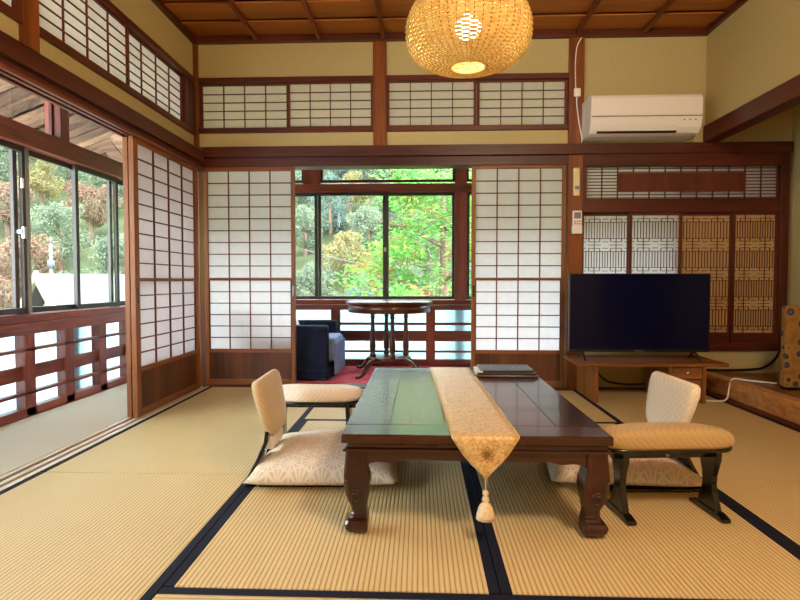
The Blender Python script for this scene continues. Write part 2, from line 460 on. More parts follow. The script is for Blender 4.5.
# ------------------------------------------------------------------ back wall
Y0 = YB + 0.012
wb = MB()
wb.box(-1.74, 1.13, Y0, Y0 + 0.07, 1.86, 1.995); wb.box(-1.74, 1.13, Y0, Y0 + 0.07, 2.40, 2.74)
wb.box(1.23, 2.85, Y0, Y0 + 0.07, 1.86, 2.74); wb.box(1.23, 2.85, Y0, Y0 + 0.07, -0.05, 0.33)
struct(wb.build('wall_back', PLASTER))
tbox(PILLAR['z'], -1.85, -1.735, YB - 0.01, YB + 0.10, -0.05, 2.70)          # corner post
tbox(PILLAR['z'], -0.365, -0.262, YB - 0.008, YB + 0.10, 1.87, 2.68)        # post between the transoms
tbox(PILLAR['z'], 1.125, 1.24, YB - 0.012, YB + 0.13, -0.05, 2.68)          # main pillar
tbox(BEAM['x'], -1.72, 2.78, YB - 0.035, YB + 0.01, 1.792, 1.872)           # long tie rail
tbox(BEAM['x'], -1.735, 1.13, YB - 0.003, YB + 0.13, 1.722, 1.80)            # door head
for (a, b) in ((-1.735, -0.365), (-0.262, 1.125)):
    tbox(BEAM['x'], a, b, YB - 0.012, YB + 0.10, 1.985, 2.022)
    tbox(BEAM['x'], a, b, YB - 0.012, YB + 0.10, 2.372, 2.41)
# television side frame
tbox(BEAM['x'], 1.24, 2.77, YB - 0.02, YB + 0.10, 1.70, 1.80)
tbox(BEAM['x'], 1.24, 2.77, YB - 0.02, YB + 0.10, 1.352, 1.455)
tbox(BEAM['x'], 1.24, 2.77, YB - 0.02, YB + 0.10, 0.30, 0.36)
tbox(BEAM['z'], 2.705, 2.77, YB - 0.022, YB + 0.10, 0.30, 1.80)
tbox(BEAM['z'], 1.238, 1.262, YB - 0.016, YB + 0.10, 1.40, 1.75)
tbox(BEAM['z'], 2.145, 2.20, YB - 0.03, YB + 0.02, 1.872, 2.0)

# ------------------------------------------------------------------ shoji builders
def lattice(mb, x0, x1, z0, z1, nc, nr, y0, y1, t=0.008, skip_edge=True):
    for i in range(1, nc):
        x = x0 + (x1 - x0) * i / nc; mb.box(x - t / 2, x + t / 2, y0, y1, z0, z1)
    for j in range(1, nr):
        z = z0 + (z1 - z0) * j / nr; mb.box(x0, x1, y0 + 0.0015, y1 + 0.0005, z - t / 2 * 0.9, z + t / 2 * 0.9)
    return mb
def shoji(label, w, h, loc, rz, zmid=0.84, zlow=0.285, group='closed shoji screens', handle=None, S=0.03):
    t = thing('shoji_screen', label, 'sliding screen', loc, rz, group)
    for a in (0, w - S): MB().box(a, a + S, -0.015, 0.015, 0, h).build('stile', SHOJI['z'], t, 0.002)
    for a, b in ((h - 0.032, h), (0, 0.045), (zlow - 0.028, zlow), (zmid - 0.010, zmid + 0.010)):
        MB().box(S, w - S, -0.014, 0.014, a, b).build('rail', SHOJI['x'], t, 0.002)
    l = MB(); lattice(l, S, w - S, zmid + 0.01, h - 0.032, 4, 9, -0.010, 0.0)
    l.build('upper_lattice', KUMI['z'], t)
    l2 = MB().box(S, S + 0.008, -0.009, 0.0, zlow, zmid - 0.01).box(w - S - 0.008, w - S, -0.009, 0.0, zlow, zmid - 0.01)
    lattice(l2, S, w - S, zlow, zmid - 0.01, 4, 6, -0.010, 0.0)
    l2.build('lower_lattice', KUMI['z'], t)
    for (a, b) in ((zmid + 0.008, h - 0.03), (zlow - 0.002, zmid - 0.008)):
        MB().face([(S - 0.004, 0.002, a), (w - S + 0.004, 0.002, a), (w - S + 0.004, 0.002, b), (S - 0.004, 0.002, b)]).build('paper', PAPER, t, recalc=False)
    bd = MB(); n = 3
    for i in range(n):
        bd.box(S + (w - 2 * S) * i / n, S + (w - 2 * S) * (i + 1) / n - 0.001, -0.005, 0.006, 0.045, zlow - 0.028)
    bd.build('lower_board', PANELW, t)
    if handle is not None:
        MB().box(handle - 0.008, handle + 0.008, -0.017, -0.013, zmid - 0.14, zmid - 0.05).build('finger_pull', BLACKLAC, t, 0.002)
    return t
shoji('closed shoji screen left of the open doorway, on the back wall', 0.722, 1.718, (-1.708, 4.195, 0.006), 0, handle=0.722 - 0.016)
shoji('closed shoji screen right of the open doorway, beside the pillar with the remote', 0.722, 1.722, (0.397, 4.195, 0.006), 0, handle=0.016)
shoji('closed shoji screen on the left wall, seen aslant beside the veranda', 0.92, 1.688, (-1.715, 3.134, 0.004), PI / 2, S=0.052, handle=0.03, zmid=0.835, zlow=0.30)
shoji('shoji screen slid behind the left wall one, only its edge post showing', 0.90, 1.688, (-1.765, 3.16, 0.004), PI / 2, zmid=0.835, zlow=0.30)

def transom(label, w, h, loc, rz, cols=4, rows=5, group='paper transom sashes above the rail', name='transom_sash'):
    t = thing(name, label, 'transom', loc, rz, group)
    S = 0.02
    f = MB().box(0, S, -0.012, 0.012, 0, h).box(w - S, w, -0.012, 0.012, 0, h).box(S, w - S, -0.012, 0.012, 0, 0.012).box(S, w - S, -0.012, 0.012, h - 0.012, h)
    f.build('sash_frame', KUMI['x'], t, 0.001)
    lattice(MB(), S, w - S, 0.012, h - 0.012, cols, rows, -0.009, 0.0, 0.007).build('lattice', KUMI['z'], t)
    MB().face([(S, 0.002, 0.01), (w - S, 0.002, 0.01), (w - S, 0.002, h - 0.01), (S, 0.002, h - 0.01)]).build('paper', PAPER2, t, recalc=False)
    return t
Z0, HT = 2.022, 0.35
transom('paper transom on the back wall, leftmost, next to the corner post', 0.705, HT, (-1.733, YB + 0.04, Z0), 0)
transom('paper transom on the back wall, second from the left corner post', 0.672, HT, (-1.037, YB + 0.02, Z0), 0)
transom('paper transom on the back wall directly behind the woven pendant lamp', 0.69, HT, (-0.262, YB + 0.02, Z0), 0)
transom('paper transom on the back wall, just left of the pillar with white cord', 0.69, HT, (0.435, YB + 0.04, Z0), 0)

# ------------------------------------------------------------------ left wall
X0 = XL - 0.052
wl = MB()
wl.box(X0 - 0.07, X0, YR, 4.20, 1.83, 1.97); wl.box(X0 - 0.07, X0, YR, 4.20, 2.40, 2.74)
wl.box(X0 - 0.07, X0, YR, 0.2, -0.05, 1.9)
struct(wl.build('wall_left', PLASTER))
tbox(BEAM['y'], XL - 0.01, XL + 0.035, YR, YB - 0.03, 1.752, 1.838)         # tie rail
hd = MB().box(XL - 0.085, XL + 0.005, YR, YB - 0.01, 1.702, 1.76)
trim(hd, BEAM['y'])
for x in (-1.727, -1.772, -1.69): tbox(ENG['y'], x - 0.010, x + 0.010, YR, YB, 1.688, 1.704, bevel=0.001)   # head grooves
tbox(BEAM['y'], XL - 0.13, XL - 0.032, YR, 4.16, 1.965, 2.005)
tbox(BEAM['y'], XL - 0.13, XL - 0.032, YR, 4.16, 2.372, 2.41)
tbox(PILLAR['z'], XL - 0.135, XL - 0.028, 2.335, 2.435, 1.838, 2.672)
tbox(BEAM['z'], XL - 0.13, XL - 0.036, 4.02, 4.16, 2.005, 2.372)
tbox(PILLAR['z'], XL - 0.10, XL + 0.012, 0.15, 0.26, -0.05, 2.70)
LT = 'paper transoms above the left wall rail'
transom('long paper transom on the left wall, nearer the camera', 0.81, 0.367, (XL - 0.065, 2.435, 2.005), PI / 2, 4, 6, LT)
transom('paper transom on the left wall, nearer the back corner', 0.80, 0.367, (XL - 0.085, 3.225, 2.005), PI / 2, 4, 6, LT)
transom('paper transom on the left wall cut by the frame, left of the post', 0.81, 0.367, (XL - 0.065, 1.525, 2.005), PI / 2, 4, 6, LT)

# ------------------------------------------------------------------ right wall, alcove
wr = MB()
wr.box(XR, XR + 0.08, YR, YB, 1.98, 2.74); wr.box(XR, XR + 0.08, YR, 1.2, -0.05, 2.0)
wr.box(2.80, 2.88, 1.2, YB + 0.05, -0.05, 2.70); wr.box(XR, 2.88, 1.12, 1.2, -0.05, 2.70)
struct(wr.build('wall_right', PLASTER))
tbox(BEAM['y'], XR - 0.02, XR + 0.09, YR, YB - 0.01, 1.875, 1.995)
tbox(TOKO, 2.15, 2.24, 1.2, YB, 0.012, 0.135, bevel=0.006)
tbox(TOKOT, 2.24, 2.80, 1.2, YB, 0.06, 0.128)
# rear wall behind the viewpoint
struct(MB().box(XL - 0.1, 2.9, YR - 0.1, YR, -0.05, 2.75).build('wall_rear', PLASTER))
struct(MB().box(XR, 2.9, 1.2, YB, 2.70, 2.78).build('ceiling_alcove', CEIL))

# ------------------------------------------------------------------ television side transom and lattice doors
t = thing('slatted_transom', 'slatted transom with dark centre panel above the lattice screens', 'transom', (1.262, YB + 0.02, 1.455))
w, h = 2.705 - 1.262, 0.245
s = MB()
for j in range(10):
    z = 0.012 + (h - 0.024) * j / 9; s.box(0.01, w - 0.01, 0, 0.006, z - 0.0035, z + 0.0035)
s.build('slats', KUMI['x'], t)
v = MB()
for i in range(13):
    x = 0.008 + (w - 0.016) * i / 12; v.box(x - 0.004, x + 0.004, -0.008, 0.0, 0, h)
v.build('uprights', KUMI['z'], t)
MB().face([(0, 0.010, 0), (w, 0.010, 0), (w, 0.010, h), (0, 0.010, h)]).build('paper', PAPER, t, recalc=False)
p = MB()
for i in range(60):
    x = 0.238 + 0.96 * i / 60; p.box(x, x + 0.0145, -0.018, -0.010, 0.055, 0.198)
p.box(0.238, 1.198, -0.011, -0.009, 0.055, 0.198)
p.build('centre_panel', KUMI['z'], t)

def lattice_door(label, x0, x1, y, paper=None):
    z0, z1 = 0.36, 1.352
    t = thing('lattice_screen', label, 'sliding screen', (x0, y, z0), 0, 'patterned lattice screens behind the television')
    w, h = x1 - x0, z1 - z0; S = 0.020
    for a in (0, w - S): MB().box(a, a + S, -0.012, 0.012, 0, h).build('stile', BEAM['z'], t, 0.001)
    for a, b in ((0, 0.075), (h - 0.02, h)): MB().box(S, w - S, -0.012, 0.012, a, b).build('rail', BEAM['x'], t, 0.001)
    MB().face([(S, 0.006, 0.07), (w - S, 0.006, 0.07), (w - S, 0.006, h - 0.01), (S, 0.006, h - 0.01)]).build('paper', paper or PAPER, t, recalc=False)
    l = MB(); T = 0.0022
    ax0, ax1, az0, az1 = S, w - S, 0.075, h - 0.02
    cw, chh = (ax1 - ax0) / 2, (az1 - az0) / 4
    def V(x, a, b): l.box(x - T, x + T, -0.005, 0.001, a, b)
    def H(z, a, b): l.box(a, b, -0.0045, 0.0005, z - T, z + T)
    for ci in range(2):
        for cj in range(4):
            cx, cz = ax0 + ci * cw, az0 + cj * chh
            for fx in (0.12, 0.88): V(cx + fx * cw, cz + 0.22 * chh, cz + 0.78 * chh)
            for fx in (0.25, 0.75): V(cx + fx * cw, cz + 0.11 * chh, cz + 0.89 * chh)
            for fx in (0.375, 0.625): V(cx + fx * cw, cz + 0.22 * chh, cz + 0.78 * chh)
            V(cx + 0.5 * cw, cz, cz + chh)
            for fz in (0.11, 0.89):
                H(cz + fz * chh, cx + 0.25 * cw, cx + 0.75 * cw)
                for fx in (0.0, 0.88): H(cz + fz * chh, cx + fx * cw, cx + (fx + 0.12) * cw)
            for fz in (0.22, 0.78): H(cz + fz * chh, cx, cx + cw)
            V(cx, cz + 0.22 * chh, cz + 0.78 * chh)
            if cj: H(cz, cx + 0.2 * cw, cx + 0.8 * cw)
    V(ax1, az0, az1)
    l.build('patterned_lattice', KUMI['z'], t)
lattice_door('leftmost of the patterned lattice screens, bright, beside the remote control', 1.240, 1.612, YB + 0.035)
lattice_door('second patterned lattice screen from the left, half bright, above the television', 1.596, 1.992, YB + 0.008)
lattice_door('third patterned lattice screen from the left, dull, behind the right end of the television', 1.976, 2.385, YB + 0.035, PAPER_UNLIT)
lattice_door('rightmost of the patterned lattice screens, dull, beside the alcove', 2.369, 2.708, YB + 0.008, PAPER_UNLIT)

# ------------------------------------------------------------------ verandas
# end wall of the back veranda and dark store behind the right lattice screens
struct(MB().box(1.92, 2.0, 4.28, 5.40, -0.05, 2.6).build('wall_veranda_end', WHITEPLASTER))
struct(MB().box(2.0, 2.9, 4.95, 5.03, -0.05, 2.6).box(2.82, 2.9, 4.24, 5.0, -0.05, 2.6).build('wall_store', PLASTER))
struct(MB().box(-2.6, 2.9, 4.28, 5.45, 2.45, 2.5).box(-2.6, -1.80, YR, 4.28, 2.45, 2.5).build('ceiling_veranda', WHITEPLASTER))
# upper outer walls
struct(MB().box(EX - 0.08, EX, YR, EY + 0.1, 2.10, 2.6).build('wall_veranda_left', WHITEPLASTER))
struct(MB().box(EX, 1.92, EY, EY + 0.08, 2.12, 2.6).build('wall_veranda_back', WHITEPLASTER))
# sills and heads, left
tbox(ENG['y'], EX - 0.14, EX + 0.015, YR, EY, 0.575, 0.625)
tbox(ENG['y'], EX - 0.12, EX + 0.03, YR, EY, 1.655, 1.775)
tbox(ENG['y'], EX - 0.10, EX + 0.02, YR, EY, 2.06, 2.14)
tbox(ENG['z'], EX - 0.09, EX + 0.02, 3.52, 3.61, 1.775, 2.08)
tbox(ENG['z'], EX - 0.12, EX + 0.00, EY - 0.03, EY + 0.10, -0.1, 2.5)
tbox(ENG['z'], EX - 0.24, EX - 0.12, 3.72, 3.86, -0.1, 0.62)
# sills and heads, back
tbox(ENG['x'], EX, 1.92, EY - 0.015, EY + 0.14, 0.60, 0.645)
tbox(ENG['x'], EX, 1.92, EY - 0.03, EY + 0.12, 1.70, 1.775)
tbox(ENG['x'], EX, 1.92, EY - 0.02, EY + 0.10, 2.06, 2.14)
tbox(ENG['z'], -1.15, -0.985, EY - 0.005, EY + 0.10, 1.775, 2.08)
tbox(ENG['z'], 0.335, 0.45, EY + 0.0, EY + 0.10, 0.645, 2.08)
tbox(ENG['z'], 0.335, 0.45, EY + 0.13, EY + 0.22, -0.1, 0.60)
WN = [0]
def window(u0, u1, z0, z1, depth, side, frame_mat, t=0.022, mid=()):
    """sash in the left (side 'l', u is y) or the back ('b', u is x) veranda wall"""
    WN[0] += 1
    fr = MB(); g = MB()
    def bx(a, b, c, d, mb=fr, th=0.012):
        if side == 'l': mb.box(EX - depth - th, EX - depth + th, a, b, c, d)
        else: mb.box(a, b, EY + depth - th, EY + depth + th, c, d)
    bx(u0, u0 + t, z0, z1); bx(u1 - t, u1, z0, z1); bx(u0 + t, u1 - t, z0, z0 + t * 1.1); bx(u0 + t, u1 - t, z1 - t, z1)
    o = struct(fr.build('window_%d' % WN[0], frame_mat, None, 0.003))
    if side == 'l': P = [(EX - depth, u0 + t, z0 + t), (EX - depth, u1 - t, z0 + t), (EX - depth, u1 - t, z1 - t), (EX - depth, u0 + t, z1 - t)]
    else: P = [(u0 + t, EY + depth, z0 + t), (u1 - t, EY + depth, z0 + t), (u1 - t, EY + depth, z1 - t), (u0 + t, EY + depth, z1 - t)]
    g.face(P); gl = g.build('pane', GLASS, o, recalc=False)
    return o
# left sliding sashes
yb = [-1.55, -1.0, -0.46, 0.08, 0.62, 1.16, 1.70, 2.24, 2.66, 3.21, 3.755, 4.22, 4.72, 5.22]
for i in range(len(yb) - 1):
    wv = window(yb[i] - 0.035, yb[i + 1] + 0.035, 0.628, 1.655, 0.03 if i % 2 == 0 else 0.06, 'l', BRONZE, 0.034)
    if i == 8:
        MB().box(EX - 0.05, EX - 0.012, 3.19, 3.235, 1.12, 1.145).box(EX - 0.025, EX - 0.005, 3.20, 3.225, 1.09, 1.165).build('latch', STEEL, wv, 0.004)
        MB().box(EX - 0.025, EX - 0.015, 3.205, 3.222, 1.40, 1.46).build('sticker', WHITEPL, wv)
        MB().box(EX - 0.020, EX - 0.012, 3.235, 3.262, 0.63, 1.655).build('outer_stile', SILVER, wv)
for a, b in ((YR, 0.6), (0.62, 2.05), (2.07, 3.525), (3.605, 5.2)):
    window(a, b, 1.775, 2.06, 0.04, 'l', BEAM['y'], 0.022)
# back sliding sashes
xb = [-2.36, -1.70, -1.015, -0.342, 0.31]
for i in range(4):
    wv = window(xb[i] - 0.03, xb[i + 1] + 0.03, 0.648, 1.70, 0.03 if i % 2 == 0 else 0.058, 'b', BRONZE, 0.03)
    if i == 2: MB().box(-0.36, -0.335, EY + 0.0, EY + 0.03, 1.12, 1.16).build('latch', STEEL, wv, 0.004)
window(0.45, 1.12, 0.648, 1.70, 0.03, 'b', BRONZE, 0.03); window(1.10, 1.92, 0.648, 1.70, 0.058, 'b', BRONZE, 0.03)
for a, b in ((-2.38, -1.15), (-0.985, 0.335), (0.45, 1.92)):
    window(a, b, 1.80, 2.06, 0.04, 'b', BEAM['x'], 0.022)
# frosted lower panes
def lower(a, b, side):
    WN[0] += 1
    m = MB()
    if side == 'l': m.face([(EX - 0.10, a, 0), (EX - 0.10, b, 0), (EX - 0.10, b, 0.58), (EX - 0.10, a, 0.58)])
    else: m.face([(a, EY + 0.10, 0), (b, EY + 0.10, 0), (b, EY + 0.10, 0.61), (a, EY + 0.10, 0.61)])
    struct(m.build('window_%d' % WN[0], FROST, None, recalc=False))
lower(YR, EY, 'l'); lower(EX, 1.92, 'b')
tbox(ENG['y'], EX - 0.13, EX - 0.07, YR, EY, -0.05, 0.03)
tbox(ENG['x'], EX, 1.92, EY + 0.07, EY + 0.13, -0.05, 0.03)
# railings
rl = thing('veranda_railing', 'reddish wooden railing under the left veranda windows', 'railing', (EX, 2.0, 0))
def rail_l(name, z0, z1, x0=-0.012, x1=0.022): MB().box(x0, x1, -3.6, 3.2, z0, z1).build(name, ENG['y'], rl, 0.003)
rail_l('top_rail', 0.505, 0.574, -0.04, 0.04); rail_l('thin_rail', 0.400, 0.420, -0.012, 0.03); rail_l('wide_rail', 0.225, 0.312, -0.01, 0.012)
rail_l('thin_rail', 0.135, 0.155, -0.012, 0.03); rail_l('bottom_rail', 0.004, 0.055, -0.03, 0.03)
for y in (2.0, 2.42, 2.80, 3.18, 3.55, 3.935, 4.30, 4.68):
    MB().box(-0.035, 0.03, y - 2.0 - 0.045, y - 2.0 + 0.045, 0.004, 0.506).build('post', ENG['z'], rl, 0.004)
rb = thing('veranda_railing', 'reddish wooden railing under the back veranda windows, behind the round table', 'railing', (-0.3, EY - 0.03, 0))
def rail_b(name, z0, z1, y0=-0.02, y1=0.015): MB().box(-2.0, 2.05, y0, y1, z0, z1).build(name, ENG['x'], rb, 0.003)
rail_b('top_rail', 0.548, 0.598, -0.04, 0.04); rail_b('thin_rail', 0.400, 0.425); rail_b('wide_rail', 0.242, 0.345, -0.01, 0.012)
rail_b('thin_rail', 0.132, 0.152); rail_b('bottom_rail', 0.002, 0.065, -0.03, 0.03)
for x in (-1.75, -1.29, -0.83, 0.10, 1.03, 1.5):
    MB().box(x + 0.3 - 0.045, x + 0.3 + 0.045, -0.028, 0.03, 0.002, 0.55).build('post', ENG['z'], rb, 0.004)

# eaves: boards running outwards on sloping rafters
def eave(side):
    e = MB(); r = random.Random(3)
    if side == 'l':
        y = YR - 0.5
        while y < 6.6:
            wd = r.uniform(0.13, 0.17); dz = r.choice((0, 0.02, 0.04))
            a = Vector((-2.46, y, 2.74 + dz)); b = Vector((-3.75, y, 2.255 + dz))
            pts = [a, a + Vector((0, wd, 0)), b + Vector((0, wd, 0)), b]
            e.loft([[p for p in pts], [p + Vector((0, 0, 0.03)) for p in pts]], smooth=False); y += wd + 0.03
        e.box(-3.79, -3.75, YR - 0.5, 6.6, 2.24, 2.33)
    else:
        x = -3.6
        while x < 2.6:
            wd = r.uniform(0.15, 0.2)
            a = Vector((x, 5.33, 2.62)); b = Vector((x, 6.35, 2.165))
            pts = [a, a + Vector((wd, 0, 0)), b + Vector((wd, 0, 0)), b]
            e.loft([[p for p in pts], [p + Vector((0, 0, 0.03)) for p in pts]], smooth=False); x += wd + 0.012
    return e
struct(eave('l').build('ceiling_eave_left', EAVE)); struct(eave('b').build('ceiling_eave_back', EAVE))
struct(MB().face([(-2.4, YR - 0.5, 2.83), (-2.4, 6.7, 2.83), (-3.8, 6.7, 2.35), (-3.8, YR - 0.5, 2.35)]).face([(-3.7, 5.3, 2.72), (2.9, 5.3, 2.72), (2.9, 6.4, 2.25), (-3.7, 6.4, 2.25)]).build('ceiling_roof', BARK, recalc=False))

# ------------------------------------------------------------------ low table
tx0, tx1, ty0, ty1, tz = -0.255, 0.612, 1.695, 3.03, 0.335
T = thing('low_table', 'dark lacquered low table with curved legs in the middle of the tatami', 'table', ((tx0 + tx1) / 2, (ty0 + ty1) / 2, 0.0015))
hw, hd_ = (tx1 - tx0) / 2, (ty1 - ty0) / 2
fw = 0.15
for sx in (-1, 1):
    MB().box(sx * hw, sx * (hw - fw), -hd_ + 0.13, hd_ - 0.13, tz - 0.03, tz).build('top_frame_side', TABLE['y'], T, 0.0015)
    MB().box(-hw, hw, sx * hd_, sx * (hd_ - 0.13), tz - 0.03, tz).build('top_frame_end', TABLE['x'], T, 0.006)
pn = MB(); pw = (2 * hw - 2 * fw) / 3
for i in range(3):
    pn.box(-hw + fw + i * pw + 0.0008, -hw + fw + (i + 1) * pw - 0.0008, -hd_ + 0.132, hd_ - 0.132, tz - 0.028, tz - 0.001)
pn.build('top_panel', TABLEP, T, 0.0008)
md = MB().box(-hw + 0.014, hw - 0.014, -hd_ + 0.014, hd_ - 0.014, tz - 0.05, tz - 0.03); md.build('moulding', TABLE['y'], T, 0.006)
MB().box(-hw + 0.004, hw - 0.004, -hd_ + 0.004, hd_ - 0.004, tz - 0.058, tz - 0.048).build('bead', TABLE['x'], T, 0.004)
def apron(half):
    """polygon x,z of an apron with brackets curving into the legs"""
    a = half - 0.055; z1, z0 = tz - 0.055, 0.243
    right = [(a, z1), (a, 0.19), (a - 0.012, 0.205), (a - 0.02, 0.222), (a - 0.036, 0.236), (a - 0.06, 0.241), (a - 0.10, 0.238), (a - 0.15, z0 + 0.004)]
    left = [(-x, z) for x, z in reversed(right)]
    return right + left
for sy in (-1, 1):
    MB().prism(apron(hw), sy * (hd_ - 0.018), sy * (hd_ - 0.042)).build('apron', TABLE['x'], T, 0.003)
for sx in (-1, 1):
    MB().prism(apron(hd_), sx * (hw - 0.042), sx * (hw - 0.018), Matrix(((0, 1, 0, 0), (1, 0, 0, 0), (0, 0, 1, 0), (0, 0, 0, 1)))).build('apron', TABLE['y'], T, 0.003)
LEG = [(0.0, .026, .074), (.008, .012, .077), (.02, .004, .079), (.034, .001, .079), (.046, .008, .078), (.052, .018, .076), (.058, .022, .075), (.064, .021, .075),
       (.07, .024, .073), (.085, .022, .073), (.11, .012, .077), (.135, .005, .082), (.16, .001, .085), (.185, 0, .083), (.205, .0, .078), (.225, .002, .075), (.25, .004, .075), (.285, .006, .075)]
for sx in (-1, 1):
    for sy in (-1, 1):
        R = []
        for z, o, n in LEG:
            X = [hw - 0.006 - o, hw - 0.006 - n]; Yv = [hd_ - 0.006 - o, hd_ - 0.006 - n]
            c = 0.008
            ring = [(X[0] - c, Yv[0]), (X[0], Yv[0] - c), (X[0], Yv[1]), (X[1], Yv[1]), (X[1], Yv[0])]
            R.append([(sx * x, sy * y, z) for x, y in ring])
        lg = MB().loft(R, smooth=False).build('leg', TABLE['z'], T, 0.003)
        if sy == -1:    # carved scroll on the front face
            pts = []
            for k in range(34):
                a = 0.5 + k * 0.33; r_ = 0.022 * (1 - k / 40)
                pts.append((sx * (hw - 0.045 + sx * 0 + r_ * math.cos(a)), -hd_ + 0.0055, 0.128 + 1.15 * r_ * math.sin(a)))
            pts = [(sx * (hw - 0.012), -hd_ + 0.009, 0.19), (sx * (hw - 0.020), -hd_ + 0.0075, 0.172), (sx * (hw - 0.024), -hd_ + 0.0065, 0.155)] + pts
            # follow the bulge of the leg
            def off(z):
                for (z0, o0, _), (z1, o1, _) in zip(LEG, LEG[1:]):
                    if z0 <= z <= z1: return o0 + (o1 - o0) * (z - z0) / (z1 - z0)
                return 0
            pts = [(x, -hd_ + 0.006 + off(z), z) for x, y, z in pts]
            MB().tube(pts, 0.0042, 6).build('carved_scroll', TABLE['z'], lg)

# runner
R = thing('table_runner', 'gold brocade runner lying along the low table with tasselled pointed end', 'table runner', (0.205, 1.69, 0))
xa, xb_, xc, xd = -0.105, 0.108, -0.150, 0.072
zt = tz + 0.0025
n = 26; rows = []
for i in range(n + 1):
    f = i / n; y = 0.003 + (ty1 - 1.69) * f * 0.995
    wob = 0.0012 * math.sin(f * 34) + 0.001 * math.sin(f * 71)
    rows.append([(xa + (xc - xa) * f + (xb_ - xa + (xd - xc - xb_ + xa) * f) * u / 8, y, zt + 0.0012 + wob * (0.6 + 0.4 * math.sin(u * 1.9))) for u in range(9)])
front = []
for i, (dy, z) in enumerate(((-0.004, zt - 0.002), (-0.008, zt - 0.009), (-0.0085, zt - 0.03))):
    sh = 1.0 if i < 1 else (1 - (i - 0.6) * 0.12)
    c = (xa + xb_) / 2
    front.append([(c + ((xa - c) + (xb_ - xa) * u / 8) * sh, dy, z) for u in range(9)])
for z, sh in ((0.28, 0.66), (0.25, 0.42), (0.228, 0.21), (0.206, 0.02)):
    front.append([(c + ((xa - c) + (xb_ - xa) * u / 8) * sh, -0.0085 - 0.004 * math.sin(u * 0.8), z) for u in range(9)])
rows = front[::-1] + rows
m = MB(); m.loft(rows, cap=False, close=False)
o = m.build('cloth', BROCADE, R)
sd = o.modifiers.new('thick', 'SOLIDIFY'); sd.thickness = 0.002; sd.offset = 1
edge = [r[0] for r in rows]; edge2 = [r[-1] for r in rows]
MB().tube([(x, y, z + 0.001) for x, y, z in edge], 0.0022, 5).tube([(x, y, z + 0.001) for x, y, z in edge2], 0.0022, 5).build('edging', GOLDTRIM, R)
mf = MB()
for k in range(8):
    a = k * PI / 4
    mf.tube([(c + 0.004 + r_ * math.cos(a + s_ * 0.3), -0.0125, 0.282 + r_ * math.sin(a + s_ * 0.3)) for r_, s_ in ((0.006, 0), (0.016, 1), (0.028, 0), (0.016, -1), (0.006, 0))], 0.0009, 4)
mf.tube([(c + 0.004 + 0.006 * math.cos(k * PI / 8), -0.0125, 0.282 + 0.006 * math.sin(k * PI / 8)) for k in range(16)], 0.0028, 4, closed=True)
mf.build('flower_motif', MOTIF, R)
ts = MB()
ts.tube([(c, -0.010, 0.207), (c + 0.001, -0.010, 0.19), (c, -0.010, 0.168)], 0.0016, 6)
ts.lathe([(0.0035, 0.170), (0.009, 0.166), (0.0105, 0.158), (0.006, 0.151), (0.010, 0.146), (0.012, 0.136), (0.007, 0.131)], 14, (c, -0.012, 0))
ts.lathe([(0.007, 0.133), (0.018, 0.122), (0.024, 0.108), (0.028, 0.092), (0.030, 0.078), (0.016, 0.080)], 20, (c, -0.012, 0))
ts.build('tassel', TASSEL, R)

# writing box on tray at the table's far end
B = thing('document_tray', 'flat black lidded tray with white papers at the far right of the low table', 'tray', (0.44, 2.86, tz))
MB().box(-0.165, 0.165, -0.12, 0.12, 0.0005, 0.012).build('base', TABLE['x'], B, 0.003)
MB().box(-0.145, 0.160, -0.105, 0.110, 0.012, 0.022).build('folder', BLACKPL, B, 0.002)
MB().box(-0.13, 0.150, -0.085, 0.105, 0.022, 0.034).build('folder', BLACKPL, B, 0.004)
MB().box(-0.150, -0.115, -0.09, 0.05, 0.0125, 0.030).build('papers', PAPERW, B, 0.001)
MB().box(0.05, 0.058, 0.0, 0.008, 0.034, 0.0365).build('stud', STEEL, B)

# ------------------------------------------------------------------ floor cushions
def cushion(label, loc, rz, size, th):
    n = 28; top = MB()
    def P(i, j, s):
        u, v = -1 + 2 * i / n, -1 + 2 * j / n
        pin = 1 - 0.045 * (1 - u ** 4) * 0 
        bu = 1 - 0.06 * (1 - v * v) ** 1 + 0.05 * abs(u * v) ** 3
        bv = 1 - 0.06 * (1 - u * u) ** 1 + 0.05 * abs(u * v) ** 3
        x = size / 2 * u * (1 - 0.07 * (1 - (v * v)) * abs(u) ** 6 * 0 - 0.05 * (1 - v ** 2) * abs(u) ** 3); y = size / 2 * v * (1 - 0.05 * (1 - u ** 2) * abs(v) ** 3)
        e = max(0.0, (1 - abs(u) ** 2.6)) ** 0.45 * max(0.0, (1 - abs(v) ** 2.6)) ** 0.45
        cr = 0.004 * math.sin(9 * u + 4 * v) * e
        z = 0.036 + (th * 0.85 * e + cr if s > 0 else -0.034 * e ** 0.6)
        return (x, y, z)
    for s in (1, -1):
        rows = [[P(i, j, s) for i in range(n + 1)] for j in range(n + 1)]
        top.loft(rows, cap=False, close=False)
    bmesh.ops.remove_doubles(top.bm, verts=top.bm.verts[:], dist=0.0005)
    o = top.build('floor_cushion', ASANOHA); o.location = loc; o.rotation_euler = (0, 0, rz)
    return tag(o, label, 'cushion', 'star-patterned floor cushions')
cushion('beige star-patterned floor cushion left of the low table', (-0.395, 2.335, 0.012), math.radians(2), 0.605, 0.095)
cushion('beige star-patterned floor cushion right of the low table', (0.83, 2.38, 0.012), math.radians(-3), 0.60, 0.085)

